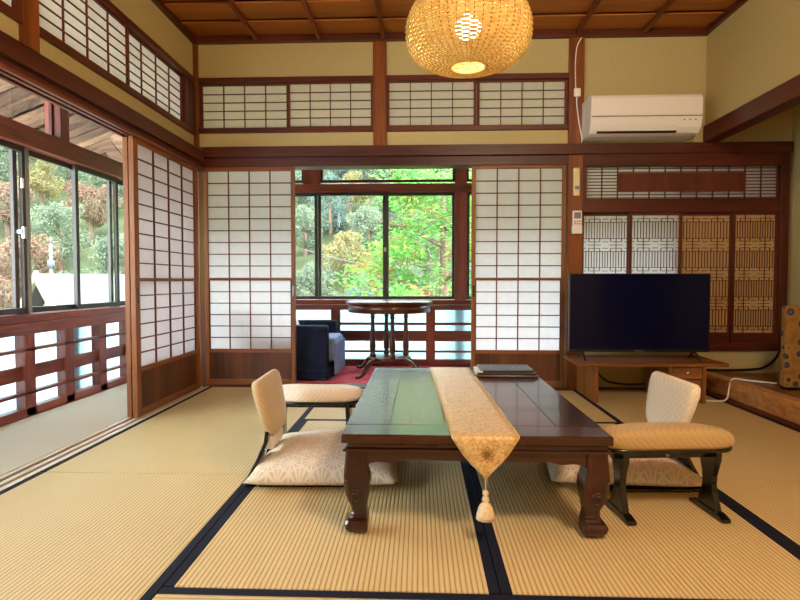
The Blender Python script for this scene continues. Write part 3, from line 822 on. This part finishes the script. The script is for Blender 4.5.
# ------------------------------------------------------------------ legless chairs
def floor_chair(label, loc, rz, cloth):
    t = thing('legless_chair', label, 'floor chair', loc, rz, 'legless floor chairs at the low table')   # faces local +x
    MB().box(-0.02, 0.40, -0.17, 0.17, 0.0, 0.010).build('seat_board', BLACKLAC, t, 0.003)
    # bent black back frame: rises forward from the floor, then leans back
    prof = [(-0.075, 0.0), (-0.055, 0.05), (-0.025, 0.11), (0.0, 0.17), (0.005, 0.22), (-0.005, 0.28), (-0.022, 0.34)]
    for s in (-1, 1):
        rings = []
        for (x, z), (w0, w1) in zip(prof, ((0.015, 0.168), (0.02, 0.158), (0.03, 0.145), (0.045, 0.135), (0.05, 0.128), (0.055, 0.12), (0.06, 0.115))):
            rings.append([(x - 0.008, s * w0, z), (x + 0.008, s * w0, z), (x + 0.008, s * w1, z), (x - 0.008, s * w1, z)])
        MB().loft(rings, smooth=False).build('back_upright', BLACKLAC, t, 0.003)
    MB().box(-0.085, -0.03, -0.165, 0.165, 0.0, 0.012).build('floor_bar', BLACKLAC, t, 0.004)
    # padded back: outline y (across), z' (up) tapering towards the bottom
    W = [(0.0, 0.07), (0.010, 0.105), (0.035, 0.137), (0.08, 0.158), (0.14, 0.174), (0.205, 0.184), (0.234, 0.176), (0.245, 0.155)]
    out = [(w, v) for v, w in W] + [(-w, v) for v, w in reversed(W)]
    cy = 0.125
    loc2 = [(a, v - cy) for a, v in out]
    M = Matrix.Translation((-0.008, 0, 0.307)) @ Matrix.Rotation(math.radians(-13), 4, 'Y') @ Matrix(((0, 0, 1, 0), (1, 0, 0, 0), (0, 1, 0, 0), (0, 0, 0, 1)))
    MB().pad(loc2, [(0.90, -0.018), (0.985, -0.012), (1.0, 0.0), (0.985, 0.012), (0.93, 0.021), (0.7, 0.027), (0.3, 0.030)], M).build('backrest', cloth, t)
    MB().prism([(-0.018, 0.135), (0.022, 0.13), (0.020, 0.185), (0.0, 0.19)], -0.1, 0.1).build('cloth_tab', WHITECLOTH, t, 0.004)
    return t
floor_chair('legless chair with tan padded back, left of the low table', (-0.635, 2.27, 0.0015), math.radians(2), QUILTM)
floor_chair('legless chair with pale padded back, right of the low table', (1.04, 2.28, 0.0015), math.radians(182), QUILTP)

# ------------------------------------------------------------------ armrest stands
def armrest(label, loc, rz, cloth):
    t = thing('armrest_stand', label, 'armrest', loc, rz, 'padded armrest stands on the tatami')
    L_, D = 0.48, 0.165
    out = []
    for k in range(44):
        a = 2 * PI * k / 44
        cx, sy = math.cos(a), math.sin(a)
        x = L_ / 2 * math.copysign(abs(cx) ** 0.55, cx); y = D / 2 * math.copysign(abs(sy) ** 0.8, sy)
        y += 0.02 * (1 - (2 * x / L_) ** 2)
        out.append((x, y))
    M = Matrix.Translation((0, 0, 0.245))
    MB().pad(out, [(0.94, 0.0), (0.99, 0.009), (1.0, 0.022), (0.975, 0.039), (0.90, 0.053), (0.72, 0.062), (0.4, 0.066)], M).build('arm_pad', cloth, t)
    MB().pad(out, [(0.95, 0.230), (0.97, 0.235), (0.97, 0.243), (0.95, 0.246)]).build('pad_board', BLACKLAC, t)
    MB().box(-0.20, 0.20, -0.012, 0.012, 0.200, 0.231).build('cross_rail', BLACKLAC, t, 0.003)
    MB().lathe([(0.0, 0.0), (0.005, 0.0), (0.007, 0.003), (0.004, 0.006), (0.0, 0.006)], 10).build('metal_stud', STEEL, t).matrix_local = Matrix.Translation((0, -0.012, 0.213)) @ Matrix.Rotation(PI / 2, 4, 'X')
    prof = [(0.020, 0.055), (0.05, 0.045), (0.08, 0.032), (0.11, 0.027), (0.14, 0.030), (0.17, 0.040), (0.20, 0.050), (0.231, 0.052)]
    for s in (-1, 1):
        poly = [(w, z) for z, w in prof] + [(-w, z) for z, w in reversed(prof)]
        Mz = Matrix.Translation((s * 0.165, 0, 0)) @ Matrix.Rotation(PI / 2, 4, 'Z')
        lg = MB().prism(poly, -0.011, 0.011, Mz).build('leg', BLACKLAC, t, 0.003)
        MB().prism([(-0.10, 0.0), (0.10, 0.0), (0.098, 0.012), (0.06, 0.022), (-0.06, 0.022), (-0.098, 0.012)], -0.016, 0.016, Mz).build('foot', BLACKLAC, lg, 0.003)
    return t
armrest('padded armrest stand on black legs, right of the low table, in front of the chair', (0.875, 1.925, 0.0015), math.radians(5), QUILT)
armrest('padded armrest stand left of the low table, behind the tan chair back', (-0.520, 2.63, 0.0015), math.radians(180), QUILTP)

# ------------------------------------------------------------------ television and stand
S = thing('television_stand', 'low brown wooden television stand with one small drawer unit', 'tv stand', (1.57, 3.85, 0.0015))
MB().box(-0.50, 0.50, -0.20, 0.20, 0.250, 0.274).build('top_board', STANDW['x'], S, 0.004)
MB().box(-0.39, -0.36, -0.19, 0.22, 0, 0.25).build('side_panel', STANDW['z'], S, 0.003)
MB().box(0.11, 0.135, -0.185, 0.2, 0, 0.25).build('side_panel', STANDW['z'], S, 0.003)
MB().box(0.335, 0.36, -0.185, 0.2, 0, 0.25).build('side_panel', STANDW['z'], S, 0.003)
MB().box(0.135, 0.335, -0.10, 0.195, 0.0, 0.245).build('drawer_case', STANDW['x'], S)
d = MB().box(0.138, 0.332, -0.182, -0.10, 0.165, 0.246).build('drawer', STANDW['x'], S, 0.003)
MB().lathe([(0.012, 0), (0.014, 0.006), (0.008, 0.014), (0.002, 0.015)], 12).build('knob', STEEL, d).matrix_local = Matrix.Translation((0.235, -0.182, 0.205)) @ Matrix.Rotation(PI / 2, 4, 'X')
MB().box(0.138, 0.332, -0.178, -0.10, 0.01, 0.158).build('door_panel', STANDW['x'], S, 0.003)
V = thing('television', 'black flat television showing no picture, on the wooden stand', 'television', (1.535, 3.82, 0.276))
MB().box(-0.486, 0.486, -0.012, 0.022, 0.055, 0.607).build('housing', BLACKPL, V, 0.004)
MB().box(-0.478, 0.478, -0.0135, -0.0115, 0.075, 0.600).build('screen', SCREEN, V)
MB().box(-0.03, 0.03, -0.0145, -0.012, 0.060, 0.066).build('chin_mark', GREYPL, V)
MB().box(-0.30, 0.30, 0.022, 0.055, 0.10, 0.40).build('rear_case', BLACKPL, V, 0.01)
for s in (-1, 1):
    MB().tube([(s * 0.385, 0.0, 0.062), (s * 0.395, -0.09, 0.006)], 0.006, 6).tube([(s * 0.385, 0.0, 0.062), (s * 0.395, 0.09, 0.006)], 0.006, 6).build('foot', BLACKPL, V)

# ------------------------------------------------------------------ air conditioner
A = thing('air_conditioner', 'white wall air conditioner above the long wooden rail', 'air conditioner', (1.60, YB + 0.012, 1.892))
prof = [(0, 0), (-0.15, 0.0), (-0.19, 0.010), (-0.222, 0.045), (-0.238, 0.10), (-0.240, 0.20), (-0.238, 0.255), (-0.225, 0.275), (-0.19, 0.283), (0, 0.283)]
Mx = Matrix(((0, 1, 0, 0), (1, 0, 0, 0), (0, 0, 1, 0), (0, 0, 0, 1)))
MB().prism(prof, -0.375, 0.415, Mx).build('case', WHITEPL, A, 0.006)
MB().prism([(-0.2385, 0.128), (-0.2435, 0.132), (-0.2445, 0.20), (-0.2425, 0.252), (-0.232, 0.272), (-0.228, 0.268)], -0.372, 0.412, Mx).build('front_panel', WHITEPL, A, 0.002)
MB().prism([(-0.20, 0.022), (-0.228, 0.06), (-0.2295, 0.066), (-0.24, 0.112), (-0.244, 0.108), (-0.231, 0.058), (-0.203, 0.018)], -0.31, 0.24, Mx).build('louver', WHITEPL, A, 0.001)
MB().prism([(-0.196, 0.010), (-0.207, 0.018), (-0.2075, 0.024), (-0.195, 0.02)], -0.32, 0.245, Mx).build('outlet_slot', BLACKPL, A)
MB().prism([(-0.238, 0.118), (-0.2425, 0.118), (-0.2425, 0.124), (-0.238, 0.124)], -0.37, 0.41, Mx).build('seam', GREYPL, A)
for k in range(3):
    MB().box(0.28 + k * 0.04, 0.29 + k * 0.04, -0.243, -0.236, 0.09, 0.096).build('indicator', GREYPL, A)
# cord and junction box on the pillar
jp = thing('cable_with_box', 'white cable with a small junction box running down the pillar to the air conditioner', 'cable', (1.19, YB - 0.02, 1.9))
MB().tube(smooth_path([(0.02, -0.005, 0.76), (-0.01, 0.0, 0.70), (-0.022, 0.0, 0.58), (-0.018, 0.0, 0.40), (-0.008, -0.004, 0.36)]), 0.0045, 6).tube(smooth_path([(-0.006, -0.004, 0.34), (-0.008, 0.0, 0.27), (0.012, 0.0, 0.12), (0.032, 0.0, 0.02), (0.034, 0.004, -0.02)]), 0.0045, 6).build('cable', WHITEPL, jp)
MB().box(-0.032, 0.018, -0.014, 0.008, 0.325, 0.385).build('junction_box', WHITEPL, jp, 0.004)
# handset and remote on the pillar
hs = thing('wall_handset', 'slim cream handset hanging high on the pillar', 'handset', (1.182, YB - 0.012, 1.475))
MB().box(-0.024, 0.028, -0.03, 0.0, 0.0, 0.215).build('body', CREAMPL, hs, 0.012)
MB().box(-0.012, 0.016, -0.0315, -0.029, 0.05, 0.075).build('button', GREYPL, hs, 0.001)
rm = thing('remote_control', 'white remote control with grey display in its holder on the pillar', 'remote control', (1.192, YB - 0.012, 1.19))
MB().box(-0.034, 0.034, -0.026, -0.005, 0.02, 0.175).build('body', WHITEPL, rm, 0.005)
MB().box(-0.037, 0.037, -0.03, 0.0, 0.0, 0.06).build('holder', WHITEPL, rm, 0.004)
MB().box(-0.025, 0.025, -0.0275, -0.025, 0.115, 0.162).build('display', GREYPL, rm)
for i in range(3):
    for j in range(2):
        MB().box(-0.024 + i * 0.018, -0.012 + i * 0.018, -0.028, -0.025, 0.07 + j * 0.018, 0.080 + j * 0.018).build('button', GREYPL, rm, 0.001)

# cables by the television
k1 = MB().tube(smooth_path([(2.10, YB - 0.01, 0.155), (2.30, YB - 0.012, 0.15), (2.50, YB - 0.012, 0.155), (2.62, YB - 0.012, 0.175), (2.70, YB - 0.012, 0.24), (2.735, YB - 0.012, 0.32)]), 0.009, 8).build('black_cable', BLACKPL)
tag(k1, 'black cable curving along the plaster from the stand to the alcove corner', 'cable')
k2 = MB().tube(smooth_path([(1.32, YB - 0.02, 0.26), (1.34, YB - 0.02, 0.17), (1.42, YB - 0.03, 0.07), (1.56, YB - 0.03, 0.04), (1.72, YB - 0.04, 0.045)]), 0.007, 8).build('black_cable', BLACKPL)
tag(k2, 'black cable sagging against the wall under the television stand', 'cable')
k3 = MB().tube(smooth_path([(1.94, 3.74, 0.008), (2.03, 3.72, 0.008), (2.10, 3.73, 0.018), (2.135, 3.76, 0.09), (2.18, 3.80, 0.146), (2.28, 3.79, 0.139), (2.42, 3.70, 0.136)]), 0.006, 8).build('white_cable', WHITEPL)
tag(k3, 'white cable running from the tatami over the alcove sill', 'cable')

# ------------------------------------------------------------------ patterned stand in the alcove
O = thing('patterned_panel', 'ochre standing panel with navy roundels at the right edge, on the alcove floor', 'decorative panel', (2.60, 3.50, 0.128))
MB().box(-0.265, 0.265, 0.0, 0.05, 0.02, 0.545).build('frame', SPOTS, O, 0.006)
MB().box(-0.165, 0.165, -0.008, 0.0, 0.11, 0.46).build('inner_panel', NAVY, O, 0.003)
MB().box(-0.24, 0.24, 0.0, 0.08, 0.0, 0.022).build('base', BLACKLAC, O, 0.003)

# ------------------------------------------------------------------ veranda furniture
c0 = thing('slipcovered_armchair', 'low armchair with navy slipcover and pale blue seat on the veranda', 'armchair', (-1.10, 4.70, 0.0075))
def softbox(x0, x1, y0, y1, z0, z1, name, mat, bev): return MB().box(x0, x1, y0, y1, z0, z1).build(name, mat, c0, bev)
softbox(-0.30, 0.335, -0.36, -0.24, 0.09, 0.455, 'armrest', DENIM, 0.02)
softbox(-0.30, 0.320, 0.24, 0.36, 0.09, 0.455, 'armrest', DENIM, 0.02)
softbox(-0.40, -0.24, -0.34, 0.34, 0.09, 0.70, 'back', DENIM, 0.04)
softbox(-0.25, 0.39, -0.24, 0.24, 0.14, 0.345, 'seat_cushion', SKY_SEAT, 0.04)
sk = MB()
ring = []
for (xa1, ya1, xb1, yb1) in ((0.34, -0.365, -0.40, -0.365), (-0.40, -0.365, -0.40, 0.365), (-0.40, 0.365, 0.34, 0.365)):
    for k in range(24): ring.append((xa1 + (xb1 - xa1) * k / 24, ya1 + (yb1 - ya1) * k / 24))
for k in range(24): ring.append((0.34 + 0.03 * math.sin(PI * k / 24), 0.365 - 0.73 * k / 24))
def pl(r, z, a): return [(x * (1 + a * (0.5 + 0.5 * math.sin(i * 1.9))), y * (1 + a * (0.5 + 0.5 * math.cos(i * 1.7))), z) for i, (x, y) in enumerate(r)]
sk.loft([pl(ring, 0.10, 0.0), pl(ring, 0.075, 0.01), pl(ring, 0.02, 0.03), pl(ring, 0.015, 0.02)]).build('skirt', DENIM, c0)
pts = MB()
for k in range(8): pts.box(0.372 + 0.005 * (k % 2), 0.395 + 0.008 * (k % 2), -0.24 + k * 0.06, -0.19 + k * 0.06, 0.03, 0.30)
pts.build('seat_flounce', SKY_SEAT, c0, 0.012)
for x in (-0.33, 0.28):
    for y in (-0.31, 0.31): MB().box(x - 0.02, x + 0.02, y - 0.02, y + 0.02, 0, 0.10).build('foot', STANDW['z'], c0)
cu = MB(); 
pl_ = cu.pad(rrect(0.40, 0.34, 0.07), [(0.6, -0.05), (0.9, -0.035), (1.0, 0.0), (0.9, 0.035), (0.6, 0.05)]).build('throw_pillow', WHITECLOTH)
pl_.location = (-1.19, 4.70, 0.53); pl_.rotation_euler = (math.radians(68), 0, math.radians(90))
tag(pl_, 'white throw pillow leaning on the navy armchair back', 'cushion')

G = thing('round_table', 'round dark wooden pedestal table on the veranda before the windows', 'table', (-0.275, 4.74, 0.0105))
rr = 0.385
MB().lathe([(rr - 0.012, 0.620), (rr, 0.625), (rr, 0.638), (rr - 0.008, 0.645), (0.01, 0.645)], 48).build('table_top', ROUND['x'], G)
MB().lathe([(rr - 0.04, 0.545), (rr - 0.022, 0.548), (rr - 0.022, 0.620), (rr - 0.05, 0.622)], 48).build('apron', ROUND['x'], G)
for k in range(4):
    a = k * PI / 2 + 0.235
    MB().lathe([(0.014, 0.15), (0.026, 0.155), (0.028, 0.175), (0.017, 0.19), (0.025, 0.205), (0.028, 0.25), (0.023, 0.32), (0.018, 0.43), (0.016, 0.49), (0.023, 0.50), (0.017, 0.515), (0.026, 0.55)], 14, (0.15 * math.cos(a), 0.15 * math.sin(a), 0)).build('column', ROUND['z'], G)
MB().lathe([(0.02, 0.125), (0.18, 0.125), (0.19, 0.132), (0.19, 0.145), (0.18, 0.152), (0.02, 0.152)], 32).build('shelf', ROUND['x'], G)
for k in range(4):
    a = PI / 4 + k * PI / 2 + 0.10
    ca, sa = math.cos(a), math.sin(a)
    P = smooth_path([(0.12 * ca, 0.12 * sa, 0.125), (0.20 * ca, 0.20 * sa, 0.13), (0.27 * ca, 0.27 * sa, 0.10), (0.33 * ca, 0.33 * sa, 0.03), (0.37 * ca, 0.37 * sa, 0.012), (0.41 * ca, 0.41 * sa, 0.012)], 5)
    MB().tube(P, [0.022 - 0.010 * i / len(P) for i in range(len(P))], 8).build('splayed_leg', ROUND['x'], G)

# ------------------------------------------------------------------ woven pendant lamp
def pendant(name, label, loc):
    t = thing(name, label, 'pendant lamp', loc)
    a, c_, n = 0.262, 0.148, 48
    sh = MB()
    v0, v1 = -1.36, 1.30
    def rad(ph):
        if ph >= 0: return a * math.cos(ph), 0.2 * math.sin(ph)
        return a * math.cos(ph) ** 0.8, -c_ * abs(math.sin(ph)) ** 0.8
    rows = 56
    for j in range(rows + 1):
        ph = v0 + (v1 - v0) * j / rows
        r, z = rad(ph)
        pts = []
        for i in range(n):
            th = 2 * PI * i / n
            s_ = 0.0038 if (i + j) % 2 else -0.0038
            pts.append(((r + s_) * math.cos(th), (r + s_) * math.sin(th), z))
        sh.tube(pts, 0.0040, 4, closed=True)
    sh.build('woven_shade', WICKER, t)
    ribs = MB()
    for i in range(n):
        th = 2 * PI * i / n
        ribs.tube([(rad(v0 + (v1 - v0) * k / 22)[0] * math.cos(th), rad(v0 + (v1 - v0) * k / 22)[0] * math.sin(th), rad(v0 + (v1 - v0) * k / 22)[1]) for k in range(23)], 0.0022, 4)
    ribs.build('shade_ribs', RIB, t)
    for ph in (v0, v1):
        r, z = rad(ph)
        MB().tube([(r * math.cos(2 * PI * i / 40), r * math.sin(2 * PI * i / 40), z) for i in range(40)], 0.006, 6, closed=True).build('shade_ring', WICKER, t)
    MB().lathe([(0.004, -0.03), (0.036, -0.02), (0.055, 0.012), (0.052, 0.035), (0.03, 0.052), (0.016, 0.06)], 18).build('bulb', BULB, t)
    MB().lathe([(0.018, 0.062), (0.02, 0.07), (0.02, 0.11), (0.006, 0.12)], 14).build('lamp_holder', WHITEPL, t)
    MB().tube([(0, 0, 0.12), (0, 0, ZC - 0.02 - loc[2])], 0.004, 8).build('cord', BLACKPL, t)
    MB().lathe([(0.045, ZC - 0.045 - loc[2]), (0.045, ZC - 0.02 - loc[2])], 18).build('ceiling_cap', WHITEPL, t)
pendant('pendant_lamp', 'globe pendant lamp of woven cane glowing over the low table', (0.202, 2.32, 1.885))

# ------------------------------------------------------------------ outside: hillside, trees, house
def hill_z(r): return -4.0 if r < 20 else -4.0 + (r - 20) * 0.46
hm = MB(); rows = []
rnd = random.Random(5)
for j in range(40):
    r = 6 + j * 3.0
    rows.append([(r * math.sin(math.radians(az)), r * math.cos(math.radians(az)), hill_z(r) + (rnd.uniform(-0.5, 0.5) if r > 21 else 0)) for az in range(-120, 62, 4)])
hm.loft(rows, cap=False, close=False)
struct(hm.build('ground_hill', GROUNDM, None, recalc=False))

def crown_mesh(kind, n, leafsize, seed, stretch=1.0):
    r = random.Random(seed); m = MB()
    lumps = []
    while len(lumps) < 26:
        c = Vector((r.uniform(-1, 1), r.uniform(-1, 1), r.uniform(-1, 1)))
        if c.length < 0.72: lumps.append((Vector((c.x, c.y, c.z * stretch)), r.uniform(0.18, 0.32)))
    for _ in range(n):
        c, R_ = r.choice(lumps)
        d = Vector((r.gauss(0, 1), r.gauss(0, 1), r.gauss(0, 1))).normalized()
        p = c + d * R_ * (0.75 + 0.3 * r.random())
        nrm = (d + Vector((r.gauss(0, .5), r.gauss(0, .5), r.gauss(0, .5) + 0.3))).normalized()
        u = nrm.orthogonal().normalized(); u.rotate(Matrix.Rotation(r.uniform(0, 6.28), 3, nrm)); v = nrm.cross(u)
        s_ = leafsize * r.uniform(0.6, 1.3)
        m.face([p + u * s_, p + v * s_ * 0.5 + nrm * s_ * 0.15, p - u * s_, p - v * s_ * 0.5 + nrm * s_ * 0.15])
    return m
protos = []
KINDS = [('blue green', 1.0), ('grey green', 1.1), ('yellow', 0.9), ('russet', 0.9), ('blue green', 1.5), ('grey green', 1.0)]
for i, (kd, st) in enumerate(KINDS):
    t = thing('hillside_tree', kd + ' leafy tree on the hillside', 'tree')
    crown_mesh(kd, 4500, 0.042, 20 + i, st).build('crown', LEAF[kd], t, recalc=False)
    MB().tube([(0, 0, -1.6), (0.02, 0, -0.8), (0, 0.03, 0.1)], [0.09, 0.07, 0.03], 7).build('trunk', BARK, t)
    protos.append((kd, t))
used = [False] * len(protos)
def plant(az, r, s, k, where):
    kd, p = protos[k]
    if used[k]: o = copy_tree(p)
    else: o = p; used[k] = True
    a = math.radians(az)
    o.location = (r * math.sin(a), r * math.cos(a), hill_z(r) + s * 1.1)
    o.scale = (s, s, s); o.rotation_euler = (0, 0, random.uniform(0, 6.28))
    o['label'] = '%s leafy tree on the far hillside, seen through the %s' % (kd, where); o['group'] = '%s trees seen through the %s' % (kd, where)
rt = random.Random(11)
def forest(a0, a1, r0, where, kinds, stop=82):
    r, row = r0, 0
    while r < stop:
        st = math.degrees(3.9 / r); az = a0 + (row % 2) * st / 2
        while az < a1:
            plant(az, r, rt.uniform(1.65, 1.95), rt.choice(kinds), where); az += st
        r += 3.9; row += 1
forest(-15.5, 8.0, 22.0, 'back windows', (0, 0, 1, 4, 5, 2))
forest(-41.5, -27.0, 24.0, 'left windows', (1, 2, 3, 0, 1, 3, 5, 2))
# near tree outside the right-hand back window
nt_ = thing('leafy_tree', 'bright green feathery tree close outside the right back window', 'tree', (0.42, 10.0, -4.0))
m = MB(); r = random.Random(4)
for b_ in range(150):
    zc = r.uniform(1.0, 6.9); rad_ = 1.75 * (1 - max(0, zc - 4.6) / 4.2) * r.uniform(0.55, 1.0); a = r.uniform(0, 6.283)
    cpt = Vector((rad_ * math.cos(a), rad_ * math.sin(a), zc))
    for _ in range(150):
        d = Vector((r.gauss(0, 0.26), r.gauss(0, 0.26), r.gauss(0, 0.11)))
        d.z -= 0.25 * (d.x * d.x + d.y * d.y)
        p = cpt + d; nrm = Vector((r.gauss(0, .5), r.gauss(0, .5) - 0.3, 1)).normalized()
        u = nrm.orthogonal().normalized(); u.rotate(Matrix.Rotation(r.uniform(0, 6.28), 3, nrm)); v = nrm.cross(u); s_ = r.uniform(0.035, 0.08)
        m.face([p + u * s_, p + v * s_ * 0.4, p - u * s_, p - v * s_ * 0.4])
m.build('crown', LEAF['bright green'], nt_, recalc=False)
tk = MB().tube([(0, 0, 0), (0.05, 0, 2.0), (0.02, 0.05, 4.5), (0, 0, 6.5)], [0.2, 0.16, 0.1, 0.03], 9)
for k in range(14):
    a = k * 2.4; z = 1.5 + k * 0.33
    tk.tube([(0.03, 0, z), (0.8 * math.cos(a), 0.8 * math.sin(a), z + 0.35), (1.3 * math.cos(a), 1.3 * math.sin(a), z + 0.4)], [0.05, 0.03, 0.012], 6)
tk.build('trunk', BARK, nt_)
# neighbouring house below the left windows
Hs = thing('neighbour_house', 'pale grey gabled roof of a house beyond the left windows', 'house', (-8.5, 11.6, -4.0), math.radians(50))
MB().box(0.3, 5.7, -3.2, 3.2, 0, 2.75).build('walls', CREAMW, Hs)
MB().prism([(-3.6, 2.95), (0, 5.0), (3.6, 2.95), (3.6, 2.80), (0, 4.85), (-3.6, 2.80)], 0, 6.0, Matrix(((0, 1, 0, 0), (1, 0, 0, 0), (0, 0, 1, 0), (0, 0, 0, 1)))).build('roof', ROOFT, Hs)
MB().prism([(-3.65, 2.75), (0, 4.83), (3.65, 2.75), (3.65, 2.98), (0, 5.06), (-3.65, 2.98)], -0.08, 0.0, Matrix(((0, 1, 0, 0), (1, 0, 0, 0), (0, 0, 1, 0), (0, 0, 0, 1)))).build('barge_board', CREAMW, Hs)
MB().prism([(-3.1, 3.1), (0, 4.7), (3.1, 3.1)], 0.3, 0.36, Matrix(((0, 1, 0, 0), (1, 0, 0, 0), (0, 0, 1, 0), (0, 0, 0, 1)))).build('gable_wall', CREAMW, Hs)
up = MB().tube([(-10.6, 15.0, -4), (-10.6, 15.0, 1.9)], 0.045, 8).lathe([(0.03, 1.2), (0.09, 1.22), (0.09, 1.42), (0.03, 1.44)], 10, (-10.6, 15.0, 0)).tube([(-10.6, 15.0, 1.9), (-10.6, 15.0, 2.1)], 0.02, 6).build('utility_pole', POLE)
tag(up, 'slim pale utility pole behind the grey roof, left windows', 'utility pole')
for k, (za, zb) in enumerate(((0.1, 1.6), (-0.35, 1.15), (1.75, 1.75))):
    a, b = Vector((-3.4, 15.5, za)), Vector((2.0, 16.0, zb))
    w_ = MB().tube([a.lerp(b, i / 10) - Vector((0, 0, 0.5 * math.sin(PI * i / 10))) for i in range(11)], 0.012, 5).build('power_line', POLE)
    tag(w_, ('lowest slanting', 'lower slanting', 'upper level')[(1, 0, 2)[k]] + ' power line before the hillside, left half of back windows', 'power line', 'power lines outside')

# ------------------------------------------------------------------ light
wd = bpy.data.worlds.new('overcast_sky'); SC.world = wd; wd.use_nodes = True
wn, wlk = wd.node_tree.nodes, wd.node_tree.links
bg = wn['Background']
tc = wn.new('ShaderNodeTexCoord'); sx_ = wn.new('ShaderNodeSeparateXYZ'); wlk.new(tc.outputs['Generated'], sx_.inputs[0])
rp = wn.new('ShaderNodeValToRGB'); rp.color_ramp.elements[0].color = (0.80, 0.90, 1.0, 1); rp.color_ramp.elements[1].color = (0.92, 0.96, 1.0, 1)
wlk.new(sx_.outputs['Z'], rp.inputs['Fac']); wlk.new(rp.outputs['Color'], bg.inputs['Color'])
bg.inputs['Strength'].default_value = 8.0
def sun(rot, e, ang, c):
    l = bpy.data.lights.new('sun', 'SUN'); l.energy = e; l.angle = math.radians(ang); l.color = c
    o = bpy.data.objects.new('sun', l); o.rotation_euler = [math.radians(v) for v in rot]; COL.objects.link(o)
sun((38, 0, 25), 2.5, 12, (1.0, 0.95, 0.86))
def lamp(loc, e, r, c):
    l = bpy.data.lights.new('lamp_light', 'POINT'); l.energy = e; l.shadow_soft_size = r; l.color = c
    o = bpy.data.objects.new('lamp_light', l); o.location = loc; COL.objects.link(o)
lamp((0.202, 2.32, 1.895), 135, 0.045, (1.0, 0.82, 0.50))
lamp((0.98, 0.30, 2.35), 71, 0.20, (1.0, 0.84, 0.62))

vs = SC.view_settings
SC.display_settings.display_device = 'sRGB'
vs.view_transform = 'Standard'; vs.look = 'None'; vs.exposure = 1.08; vs.gamma = 1.0; vs.use_curve_mapping = False
cy_ = SC.cycles
cy_.use_denoising = True
cy_.max_bounces = 10; cy_.diffuse_bounces = 6; cy_.glossy_bounces = 4; cy_.transmission_bounces = 6; cy_.transparent_max_bounces = 12
cy_.sample_clamp_indirect = 6.0
